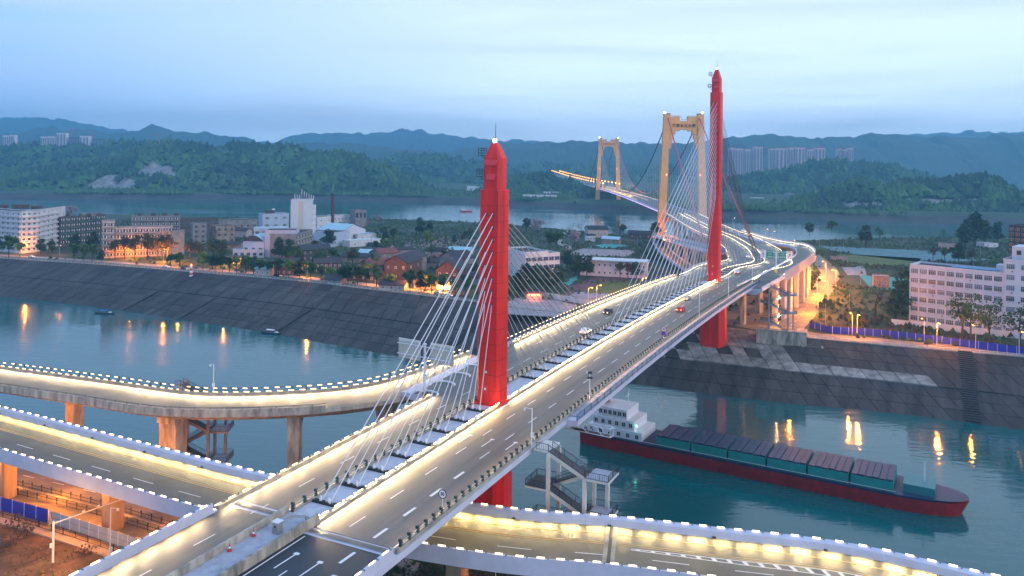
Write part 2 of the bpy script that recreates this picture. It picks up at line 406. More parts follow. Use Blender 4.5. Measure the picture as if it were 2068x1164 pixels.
# stepped drains and a dark stair down the slope
def down_slope(name, px, py0, wid, mat, label, f1=1.0, f0=0.0):
    x = P(px, py0, 15).x if f1 >= 1 else px
    a = Vector((x, ix(TOE, x), 0)); 
    d = Vector((.44, .9, 0)); hi = a+d*((ix(TOP, x+15)-a.y)*1.0)
    k = 1.0
    for it in range(20):
        hi = a+d*k*50
        if hi.y > ix(TOP, hi.x): break
        k += .02
    t = thing(name, a, label, 'stairs'); b = MB(); n_ = 40
    for i in range(n_):
        f = f0+(f1-f0)*(i+.5)/n_; q = a.lerp(hi, f); b.box((q.x-a.x, q.y-a.y, slope_z(q)+.32), (wid, (hi-a).length/n_*1.02, .5), mat, rz=math.atan2(-d.x, d.y))
    b.obj('tread', t, kind='stuff'); return t
STD = M('stair_dark', (.035, .037, .04), .9)
down_slope('bank_stairs', 1845, 706, 4.6, STD, 'dark concrete stair flight running down the slabbed bank below the blue hoarding')
down_slope('bank_stairs', 905, 606, 3.0, STD, 'dark stair flight down the far bank just before the near red tower')
for i, (px, py) in enumerate(((250, 598), (395, 600), (600, 612))):
    x = P(px, py+30, 0).x
    down_slope('slope_drain', x, 0, .9, STD, ['short dark drain on the bank nearest the blue sampan', 'short dark drain on the bank between the two moored boats', 'short dark drain rising from the white-roofed boat'][i], f1=.45)

# near shore
NTOP = [(-900, 560), (-300, 280), (-113, 191), (-60, 166), (0, 141), (60, 119), (150, 88), (400, -10)]
b = MB(); xs_ = [p[0] for p in NTOP]; rows = []
for x in (-900, -500, -300, -200, -150, -113, -85, -60, -30, 0, 30, 60, 100, 150, 260, 400):
    y = ix(NTOP, x); rows.append([(x, -320, 15), (x, y-90 if y-90 > -300 else -300, 15), (x, y-30, 15), (x, y, 15), (x+16, y+36, -2)])
n = 5; vs = [p for r in rows for p in r]
b.add(vs, [(i*n+k, (i+1)*n+k, (i+1)*n+k+1, i*n+k+1) for i in range(len(rows)-1) for k in range(n-1)], DIRT)
b.world('near_ground', kind='structure')
# far side ground
FAR = [(-6400, 1650)]+[tuple(P(x, y, 0)[:2]) for x, y in ((0, 402), (200, 404), (430, 404), (700, 406), (960, 412), (1200, 426), (1500, 440), (1700, 447), (2068, 455))]+[(6400, 1300)]
b = MB(); xs_ = [-6400, -3000, -2000, -1500]+list(range(-1200, 1300, 50))+[1500, 2000, 3000, 6400]; rows = []
FIELD = M('far_fields', (.035, .085, .03), .95, var=.7, vscale=.006, col2=(.015, .04, .02), stretch=(1, .5, 1))
SHORE = M('shore_rock', (.08, .08, .075), .95, var=.7, vscale=.03, col2=(.02, .03, .03))
for x in xs_:
    y = ix(FAR, x); rows.append([(x, y-12, -1.5)]+[(x, y+22+NO.noise((x*.02, 0, 0))*10, 10)]+[(x*(1+k*.15), y+60+k*k*190, 13+k*1.6) for k in range(0, 8)])
n = 10; vs = [p for r in rows for p in r]
b.add(vs, [(i*n+k, (i+1)*n+k, (i+1)*n+k+1, i*n+k+1) for i in range(len(rows)-1) for k in range(1, n-1)], FIELD)
b.add(vs, [(i*n, (i+1)*n, (i+1)*n+1, i*n+1) for i in range(len(rows)-1)], SHORE)
b.world('far_shore_ground', kind='structure')

# ---- hills: skyline given as sight lines at a stated distance, built as terrain with real depth
ROCK = M('rock_face', (.34, .33, .34), .9, var=.6, vscale=.06, col2=(.07, .08, .08))
HILLM = M('hill_woods', (.08, .19, .05), .95, var=.75, vscale=.035, col2=(.012, .04, .022), bump=1, bscale=.06)
HILLD = M('hill_woods_dark', (.03, .09, .04), .95, var=.7, vscale=.04, col2=(.008, .025, .018))
HILLF = M('far_hill_woods_hazed', (.05, .11, .085), .95, var=.5, vscale=.004, col2=(.025, .045, .035))  # woods green shifted to blue: part of the distance haze is in this colour
def ridge(name, sky, Y, wf, wb, base, mat, rough=.12, nx=110, ny=26, ext=0, patches=None, seed=0, steep=1.3, trees=0, tsize=6, yfun=None):
    xs_ = [p[0] for p in sky]; x0, x1 = xs_[0]-ext, xs_[-1]+ext; vs = []; H = {}
    for i in range(nx+1):
        px = x0+(x1-x0)*i/nx; py = float(np.interp(px, xs_, [p[1] for p in sky])) + NO.fractal((px*.035+seed*9, seed, 0), 1, 2, 5)*(7 if Y > 3000 else 4); Yc = yfun(px) if yfun else Y
        q = PY(px, py, Yc); top = max(q.z, base+1)
        for j in range(ny+1):
            t = -1+2*j/ny; tt = abs(t)
            y = Yc+(t*wf if t < 0 else t*wb); x = q.x*(y/Yc if abs(t) < .02 else (1+(y/Yc-1)*.3))
            nz_ = NO.fractal((x/(wf*.35)+seed*7.1, y/(wf*.35), seed), 1, 2, 5)
            sh = (1-tt**steep)
            h = base+(top-base)*sh*(1+rough*1.6*nz_*min(1, tt*3))
            h -= (top-base)*rough*abs(nz_)*min(1, tt*4)*1.2
            if tt < .12: h = min(h, top)
            if tt == 1: h = base-6
            vs.append((x, y, h)); H[i, j] = h
    n_ = ny+1; f1, f2 = [], []
    for i in range(nx):
        for j in range(ny):
            f = (i*n_+j, (i+1)*n_+j, (i+1)*n_+j+1, i*n_+j+1)
            ok = False
            if patches and j < ny//2:
                cx = sum(vs[k][0] for k in f)/4; cy = sum(vs[k][1] for k in f)/4; cz = sum(vs[k][2] for k in f)/4
                ppx = 1034+cx/cy*F; ppy = 328-(cz-HC)/cy*F+(ppx-1034)*.014
                for (ax_, ay_, rx_, ry_) in patches:
                    d_ = ((ppx-ax_)/rx_)**2+((ppy-ay_)/ry_)**2
                    if d_ < 1.15+.9*NO.noise((cx*.05, cy*.05, cz*.2)): ok = True
            (f2 if ok else f1).append(f)
    b = MB(); b.add(vs, f1, mat)
    if f2: b.add(vs, f2, ROCK)
    o = b.world(name, kind='structure')
    if trees:
        b = NPLeaf(); b2 = NPLeaf(); cnt = 0; r_ = random.Random(seed+3)
        while cnt < trees:
            i = r_.randrange(nx); j = r_.randrange(0, ny//2+2); 
            if patches and (i*n_+j, (i+1)*n_+j, (i+1)*n_+j+1, i*n_+j+1) in f2: cnt += 1; continue
            a = Vector(vs[i*n_+j]); c = Vector(vs[(i+1)*n_+j]); d = Vector(vs[i*n_+j+1]); e_ = Vector(vs[(i+1)*n_+j+1]); u, v = r_.random(), r_.random()
            p = a.lerp(c, u).lerp(d.lerp(e_, u), v); s = tsize*r_.uniform(.4, 1.5)
            (b2 if NO.noise((p.x*.008, p.y*.008, seed))+r_.uniform(-.25, .25) > .05 else b).blob(p+Vector((0, 0, s*.25)), s, s*r_.uniform(.7, 1.5), r_); cnt += 1
        b.build('hillside_trees', mat, kind='stuff'); b2.build('hillside_trees', HILLD, kind='stuff')
    return o
class NPLeaf:
    """many small leaf or crown facets gathered into one mesh"""
    def __init__(s): s.v = []; s.f = []
    def blob(s, p, r, h, R_):
        o = len(s.v); n_ = 5; a0 = R_.random()*6
        for k in range(n_): a = a0+2*PI*k/n_; q = r*R_.uniform(.4, .65); s.v.append((p.x+q*math.cos(a), p.y+q*math.sin(a), p.z+h*R_.uniform(-.25, .2)))
        s.v.append((p.x, p.y, p.z+h*R_.uniform(.45, .7)))
        for k in range(n_): s.f.append((o+k, o+(k+1) % n_, o+n_))
        s.f.append(tuple(o+k for k in range(n_))[::-1])
    def build(s, name, mat, **k):
        me = bpy.data.meshes.new(name); me.from_pydata(s.v, [], s.f); me.materials.append(mat); me.update()
        o = bpy.data.objects.new(name, me); C.objects.link(o); tag(o, **k); return o
ridge('mountain_range', [(-260, 262), (-120, 250), (0, 240), (70, 236), (120, 240), (180, 252), (240, 262), (320, 272), (420, 285), (520, 296), (640, 305)], 6300, 900, 500, 0, HILLF, .1, seed=1, ny=12)
ridge('mountain_range', [(-200, 290), (0, 272), (40, 268), (75, 262), (105, 254), (130, 264), (165, 260), (200, 266), (250, 268), (290, 262), (305, 252), (325, 256), (350, 264), (420, 270), (480, 276), (540, 290), (600, 302), (700, 320)], 4400, 800, 500, 0, HILLF, .14, seed=2, ny=12)
ridge('mountain_range', [(480, 298), (560, 284), (620, 268), (680, 268), (740, 272), (800, 262), (850, 264), (900, 272), (960, 280), (1040, 284), (1120, 286), (1240, 292)], 6200, 900, 500, 0, HILLF, .1, seed=3, ny=12)
ridge('mountain_range', [(480, 318), (560, 296), (640, 288), (720, 290), (800, 300), (860, 305), (960, 312)], 3700, 500, 400, 0, HILLF, .14, seed=4, ny=12)
ridge('mountain_range', [(860, 322), (940, 300), (1000, 293), (1060, 288), (1110, 289), (1180, 284), (1250, 287), (1330, 291), (1380, 288), (1440, 283), (1500, 275), (1545, 272), (1600, 276), (1650, 279), (1700, 277), (1760, 270), (1800, 271), (1850, 276), (1900, 275), (1960, 280), (2000, 272), (2030, 270), (2068, 274), (2140, 268), (2300, 280)], 4000, 900, 600, 0, HILLF, .2, seed=5, nx=160, ny=16)
ridge('mountain_range', [(1400, 300), (1550, 284), (1700, 284), (1850, 270), (1990, 266), (2100, 268), (2300, 262)], 6300, 900, 500, 0, HILLF, .1, seed=6, ny=10)
# middle hills
ridge('wooded_hill', [(-140, 306), (0, 297), (80, 293), (150, 296), (230, 294), (300, 293), (345, 288), (400, 300), (470, 320), (560, 350)], 2500, 520, 300, 4, HILLM, .22, seed=11, trees=2600, tsize=17, nx=120)
ridge('wooded_hill', [(-60, 372), (60, 350), (160, 334), (240, 322), (300, 300), (345, 291), (400, 296), (440, 305), (480, 294), (540, 300), (590, 296), (635, 312), (660, 330), (690, 350)], 2080, 440, 260, 2, HILLM, .2, seed=12, trees=4200, tsize=14, nx=140, patches=((230, 378, 52, 17), (318, 345, 40, 14)))
ridge('wooded_hill', [(520, 372), (600, 330), (640, 314), (690, 312), (730, 322), (780, 342), (820, 362), (860, 382), (900, 404)], 1900, 240, 240, 2, HILLM, .16, seed=13, trees=3000, tsize=13)
ridge('wooded_hill', [(740, 340), (800, 318), (860, 316), (920, 322), (980, 334), (1040, 346), (1110, 372)], 2900, 500, 300, 4, HILLM, .2, seed=14, trees=1500, tsize=17)
ridge('wooded_hill', [(960, 352), (1060, 330), (1150, 326), (1240, 336), (1330, 330), (1420, 334), (1500, 346)], 3600, 700, 400, 4, HILLM, .2, seed=15, trees=900, tsize=20)
ridge('wooded_hill', [(1440, 372), (1520, 356), (1590, 346), (1640, 332), (1700, 327), (1760, 332), (1820, 344), (1865, 358), (1890, 374)], 2300, 420, 240, 4, HILLM, .2, seed=16, trees=1800, tsize=14)
ridge('wooded_hill', [(1590, 412), (1660, 396), (1710, 376), (1745, 368), (1790, 382), (1840, 368), (1890, 374), (1925, 364), (1975, 360), (2010, 366), (2040, 386), (2080, 410)], 1440, 150, 160, 2, HILLM, .25, seed=17, trees=2600, tsize=11, patches=((1730, 415, 60, 6), (1900, 408, 90, 6)), nx=130)
ridge('wooded_hill', [(1120, 402), (1180, 388), (1240, 386), (1290, 392), (1340, 402)], 1620, 60, 100, 4, HILLM, .2, seed=18, trees=500, tsize=9)

ridge('wooded_hill', [(960, 388), (1010, 374), (1050, 362), (1085, 356), (1112, 357), (1148, 369), (1179, 378), (1215, 392), (1240, 400)], 1880, 150, 260, 4, HILLM, .2, seed=19, trees=1300, tsize=11)
b = NPLeaf(); R_ = random.Random(90); k = 0
while k < 5200:
    x = R_.uniform(-1150, 900); d = R_.random()**1.5*330+18; y = ix(FAR, x)+d
    if NO.noise((x*.006, y*.01, 3)) < -.12 or (120 < x < 225): k += .3; continue
    k += 1; s = R_.uniform(4, 10); b.blob(Vector((x, y, 11+s*.2)), s, s*R_.uniform(.8, 1.5), R_)
b.build('far_shore_trees', HILLM, kind='stuff')
# haze
def haze_box(name, x0, x1, y0, y1, z0, z1, dens, col):
    b = MB(); b.box(((x0+x1)/2, (y0+y1)/2, (z0+z1)/2), (x1-x0, y1-y0, z1-z0), M('m_'+name, (1, 1, 1)))
    m = MATS['m_'+name]; t = m.node_tree; t.nodes.remove(t.nodes['Principled BSDF'])
    v = t.nodes.new('ShaderNodeVolumePrincipled'); v.inputs['Density'].default_value = dens; v.inputs['Color'].default_value = (*col, 1)
    v.inputs['Anisotropy'].default_value = .2
    t.links.new(v.outputs[0], t.nodes['Material Output'].inputs['Volume'])
    b.world(name, kind='stuff')
haze_box('haze', -6500, 6500, -330, 7200, -9, 460, 2.0e-4, (.24, .66, 1.0))
# ================================================================== CABLE-STAYED BRIDGE
AX = Vector((.43974, .89813, 0)); PR = Vector((.89813, -.43974, 0)); O0 = Vector((-3.358, 148.821, 0))+PR*(-1.1); LS = 195.4
AXA = math.atan2(AX.y, AX.x)
def zs(s):
    if s < 0: z = 38+s*.020
    elif s <= LS: z = 38-1.7*s/LS+5.6*(s/LS)*(1-s/LS)
    else: z = 36.3-.0374*(s-LS)
    return z if s < 200 else max(z, 35.4)
# centre line: straight over the channel, then bending towards the suspension bridge
pts = [O0+AX*s+Vector((0, 0, zs(s))) for s in (-150, -110, -80, -52, -25, 0, 30, 60, 90, 120, 150, 180, 200, 220, 245)]
for (px, py) in ((1530, 533), (1529, 520), (1519, 506), (1504, 496), (1478, 481)): pts.append(P(px, py, 35.4))
pts += [Vector((150, 585, 35.4)), Vector((155, 650, 35.6)), Vector((161, 720, 36)), Vector((166, 772, 36))]
CLN = curve(pts, 2.5)
i0 = min(range(len(CLN)), key=lambda i: (Vector(CLN[i][:2])-O0.to_2d()).length)
CLN = [(*q[:5], q[5]-CLN[i0][5]) for q in CLN]            # s = 0 beside the near tower
def seg(a, b, st=CLN): 
    o = [q for q in st if a <= q[5] <= b]
    for v, pos in ((a, 0), (b, len(o))):
        if st[0][5] < v < st[-1][5] and (not o or abs((o[0] if pos == 0 else o[-1])[5]-v) > .01):
            j = max(i for i in range(len(st)) if st[i][5] <= v); A_, B_ = st[j], st[min(j+1, len(st)-1)]; f = (v-A_[5])/max(1e-9, B_[5]-A_[5])
            q = tuple(A_[i]+(B_[i]-A_[i])*f for i in range(6)); o.insert(0 if pos == 0 else len(o), q)
    return o
def at(s, st=CLN): return every(seg(s-6, s+6, st), 100, s-seg(s-6, s+6, st)[0][5])[0]
S_END = CLN[-1][5]
B1 = thing('cable_stayed_bridge', O0+Vector((0, 0, 38)), 'red-towered cable-stayed bridge whose lamp-lit deck climbs across the ship channel', 'bridge')
b = MB()
b.sweep(seg(-150, 3), [(-12.2, -.02), (-2.6, -.02), (2.6, -.02), (16.4, -.02), (16.4, -.9), (12, -1.9), (-8, -1.9), (-12.2, -.9)], LAV)
b.sweep(seg(0, 64), [(-17, -.02), (16.4, -.02), (18.6, -.03), (18.6, -.9), (12, -2.1), (-12, -2.1), (-19, -.9), (-19, -.02)], LAV)
b.sweep(seg(61, 206), [(-17, -.02), (18.6, -.03), (18.6, -.9), (12, -2.1), (-12, -2.1), (-19, -.9), (-19, -.02)], LAV)
b.world('deck_girder', B1)
b = MB(); b.sweep(seg(204, S_END), [(-15.5, -.02), (16, -.02), (16, -1), (10, -2.2), (-10, -2.2), (-15.5, -1)], LAV); b.world('deck_girder', B1)
def flat(sts, a, c, dz, mat, name, par, **k):
    b = MB(); b.sweep(sts, [(a, dz), (c, dz), (c, dz-.03), (a, dz-.03)], mat); return b.world(name, par, **k)
flat(seg(-52.2, 206), 2.8, 15.7, .03, ASPHM, 'carriageway', B1); flat(seg(-150, -54), 2.8, 15.7, .03, ASPHD, 'carriageway', B1)
flat(seg(-150, -52.5), -11.6, -2.8, .03, ASPHM, 'carriageway', B1); flat(seg(-50.5, 0), -11.6, -2.8, .03, ASPHM, 'carriageway', B1)
flat(seg(0, 206), -16.3, -2.8, .03, ASPHM, 'carriageway', B1)
flat(seg(206, S_END), 2.8, 15.2, .03, ASPHM, 'carriageway', B1); flat(seg(206, S_END), -14.8, -2.8, .03, ASPHM, 'carriageway', B1)
flat(seg(-51, 206), -2.2, 2.2, .12, M('median_sheet', (.5, .52, .6), .6, var=.2, vscale=.8, bump=.1), 'median_cover', B1)
flat(seg(-150, -51), -2.2, 2.2, .45, PAVER, 'median_pavers', B1)
flat(seg(206, S_END), -2.2, 2.2, .15, CONC, 'median_cover', B1)
flat(seg(2, 206), 16.35, 18.5, .12, PAVER, 'walkway', B1)
flat(seg(40, 206), -18.9, -16.7, .12, PAVER, 'walkway', B1)
# expansion joints
STJ = M('joint_steel', (.12, .12, .13), .35, metal=.6)
for a, c, s in ((2.9, 15.4, -53), (-11.3, -2.9, -51.5)):
    q = at(s); b = MB(); m_ = off(q, (a+c)/2, .052); w_ = c-a
    b.box(m_, (1.0, w_, .03), CONC, rz=ang(q)); b.world('joint_apron', B1)
    b = MB()
    for k in range(int(w_/.33)):
        p = off(q, a+.2+k*.33, .085); b.box(p-Vector((q[3], q[4], 0))*.0+Vector((q[3], q[4], 0))*0, (.62, .2, .05), STJ, rz=ang(q))
    b.world('finger_joint', B1, kind='stuff')
# near-approach median walls and outer parapets
def wall(sts, lat, w_, h, mat, name, par, z0=0, **k):
    b = MB(); b.sweep(sts, [(lat-w_/2, z0), (lat-w_/2*.7, h), (lat+w_/2*.7, h), (lat+w_/2, z0)], mat); return b.world(name, par, **k)
wall(seg(-150, -51), 2.5, .55, 1.25, CONCW, 'median_wall', B1); wall(seg(-150, -51), -2.5, .55, 1.25, CONCW, 'median_wall', B1)
wall(seg(-150, -54), 16.1, .5, 1.25, LAV, 'parapet', B1, z0=-.9); wall(seg(-150, -55), -11.95, .6, 1.25, LAV, 'parapet', B1, z0=-.9)
# kerb lines
def kerb(sts, lat, h, w_, mat=CONC, name='kerb', par=B1, z0=0): return wall(sts, lat, w_, h, mat, name, par, z0)
kerb(seg(-52, S_END), 2.5, .45, .5); kerb(seg(-50, 206), -2.5, .4, .45); kerb(seg(206, S_END), -2.5, .7, .45)
kerb(seg(-54, 0), -11.9, .5, .55); kerb(seg(44, 206), -16.5, .5, .5); kerb(seg(-53, 203), 16.0, .5, .5)

# shared small parts
def me_box(name, d, mat, c=(0, 0, 0)): return MB().box(c, d, mat).mesh(name)
POST = MB().box((0, 0, .4), (.46, .36, 1.0), POSTB, taper=.75).box((0, .05, 1.0), (.3, .42, .32), POSTB).mesh('post')
LEDB = MB().box((0, 0, 0), (1.1, .12, .12), LED).mesh('led_bar')
LEDS = MB().box((0, 0, 0), (.9, .13, .13), LED).mesh('led_bar_short')
LEDR = MB().box((0, 0, 0), (1.05, .14, .12), LEDW).box((1.02, 0, -.06), (.14, .3, .2), BLUEST).mesh('led_bar_ramp')
def row(name, me, par, sts, lat, dz, gap, s0=0, cap=300, rz=0, side=0):
    n_ = 0
    for q in every(sts, gap, s0):
        if n_ >= cap: break
        placew(name, me, par, off(q, lat, dz), ang(q)+rz+(PI if side else 0)); n_ += 1
def rails(name, par, sts, lat, zz, mat=BRASS, t_=.09):
    for z in zz:
        b = MB(); b.sweep(sts, [(lat-t_/2, z-t_/2), (lat+t_/2, z-t_/2), (lat+t_/2, z+t_/2), (lat-t_/2, z+t_/2)], mat); b.world(name, par)
# rail lines: (from, to, offset)
for a, c, lat, gap, lit, dzl, side in ((-50, 205, -2.5, 2.3, 0, .62, 0), (-52, 205, 16.0, 1.9, 0, .8, 1), (-52, 206, 2.5, 2.5, 1, .72, 0), (-54, 0, -11.9, 2.5, 1, .75, 0), (46, 205, -16.5, 2.5, 1, .75, 0)):
    sts = seg(a, c)
    if not lit:
        row('rail_post', POST, B1, sts, lat, .2 if lat > 0 else .15, gap); rails('guard_rail', B1, sts, lat, (.62, .95), BRASS)
    else:
        row('rail_bracket', MB().box((0, 0, .3), (.16, .22, .5), BRASS).mesh('bracket'), B1, sts, lat, .35, gap, gap/2)
        row('barrier_light', LEDB, B1, sts, lat, dzl, gap); rails('guard_rail', B1, sts, lat-.18 if lat > 0 else lat+.18, (.6,), BRASS, .07)
# far part, the lights read as one line of dots: past the single-piece limit
b = MB()
for lat in (2.5, -2.5, 15.6, -15.1):
    for q in every(seg(207, S_END), 3, 0):
        p = off(q, lat, .85); b.box(p, (2.0, .14, .16), LEDW, rz=ang(q))
b.world('barrier_light', B1, kind='stuff')
wall(seg(206, S_END), 15.6, .4, .8, CONC, 'parapet', B1, z0=-.8); wall(seg(230, S_END), -15.1, .4, .8, CONC, 'parapet', B1, z0=-.8)
# walkway outer railings (blue) with dashed lit foot line
def railing(par, sts, lat, gap=3.6, mat=BLUEST, h=1.15, name='walkway_railing', bars=True):
    b = MB(); b.sweep(sts, [(lat-.05, h-.06), (lat+.05, h-.06), (lat+.05, h+.04), (lat-.05, h+.04)], mat)
    b.sweep(sts, [(lat-.04, .12), (lat+.04, .12), (lat+.04, .2), (lat-.04, .2)], mat)
    if bars:
        for q in every(sts, .45, .2): b.box(off(q, lat, h/2), (.05, .05, h-.1), mat, rz=ang(q))
    b.world(name, par)
    row('railing_post', MB().box((0, 0, h/2), (.16, .16, h+.1), mat).mesh('railing_post'), par, sts, lat, 0, gap)
railing(B1, seg(0, 206), 18.45); railing(B1, seg(44, 206), -18.8)
row('walkway_light', LEDS, B1, seg(44, 160), -18.6, 1.15, 2.5)
for side_, lat in ((-1, -16.6), ):
    row('barrier_light', LEDS, B1, seg(46, 200), lat, 1.15, 2.5, 1.2)

# lamps on the barriers throw light on the road
strip_lamps(seg(-52, 205), 2.5, .95, 1, 115); strip_lamps(seg(-54, 0), -11.7, 1.05, 1, 85); strip_lamps(seg(46, 205), -16.3, 1.05, 1, 130)
strip_lamps(seg(-150, -56), -11.3, 1.05, 1, 70)
strip_lamps(seg(-50, 205), -2.7, .75, -1, 24); strip_lamps(seg(-52, 204), 15.9, 1.0, -1, 26, col=(1, .58, .25))
strip_lamps(seg(10, 204), 16.2, .8, 1, 9, col=(1, .5, .2))
for lat, sd_ in ((2.6, 1), (-2.6, -1), (15.4, -1), (-14.9, 1)): strip_lamps(seg(207, S_END-10), lat, 1.0, sd_, 22, seg=22, col=(1, .9, .7))
row('parapet_light', LEDR, B1, seg(-150, -55), -11.95, 1.32, 2.6); row('parapet_light', LEDR, B1, seg(-110, -54), 16.15, 1.3, 2.6)
strip_lamps(seg(-110, -80), 2.9, 1.2, 1, 4)

# road markings
DASH = me_box('lane_dash', (4.2, .17, .012), WHITE); DASHW = me_box('lane_dash_wide', (3.2, .42, .012), WHITE)
row('lane_dash', DASH, B1, seg(-50, 200), 6.9, .05, 9, 2); row('lane_dash', DASH, B1, seg(-26, 200), 11.2, .05, 9, 5)
row('lane_dash', DASH, B1, seg(-148, 200), -7.0, .05, 9.4, 3); row('lane_dash', DASH, B1, seg(48, 200), -11.6, .05, 9, 3)
row('wide_lane_dash', DASHW, B1, seg(-51, -24), 11.4, .05, 6.6, 1.5); row('wide_lane_dash', DASHW, B1, seg(-110, -56), 11.4, .05, 6.6, 1)
row('lane_dash', me_box('lane_dash_long', (7, .17, .012), WHITE), B1, seg(-110, -57), 7.0, .05, 11, 3)
b = MB()
for s_a, s_b, la in ((208, S_END, 7.0), (208, S_END, 11.2), (208, S_END, -7.0), (208, S_END, -11.1)):
    for q in every(seg(s_a, s_b), 8, 0): b.box(off(q, la, .05), (3.4, .2, .012), WHITE, rz=ang(q))
b.world('lane_dash', B1, kind='stuff')
def line(sts, lat, name='edge_line', mat=WHITE, w_=.16, par=B1): return flat(sts, lat-w_/2, lat+w_/2, .052, mat, name, par)
line(seg(-52, 204), 3.3); line(seg(-52, 204), 15.0); line(seg(-50, 204), -3.3); line(seg(-50, 0), -11.1); line(seg(46, 204), -15.8); line(seg(-150, -54.5), 3.4)
ARR = MB(); ARR.add([(-2.6, -.1, 0), (1.0, -.1, 0), (1.0, -.42, 0), (3.0, 0, 0), (1.0, .42, 0), (1.0, .1, 0), (-2.6, .1, 0)], [tuple(range(7))], WHITE)
ARR = ARR.mesh('lane_arrow')
for s, la in ((-16, 4.9), (-16, 9.1), (-15.5, 13.2), (-59.5, 5.4), (-59.8, 9.2), (-61.5, 12.6)): q = at(s); placew('lane_arrow', ARR, B1, off(q, la, .06), ang(q))

# dark cross beams at each cable anchor, anchors sockets
XB = MB().box((0, 0, .12), (.5, 4.2, .28), DARK)
for k in range(4): XB.box((0, -1.6+k*1.06, .32), (.62, .62, .16), DARK)
XB = XB.mesh('anchor_beam')
SOCK = MB().tube([(0, 0, 0), (.0, 0, .9)], .24, STEELW, 8, r2=.13).mesh('socket')
def cable(p, q, r, mat, name='stay_cable'):
    m_ = MB().tube([p, q], r, mat, 6); return m_.world(name, B1)

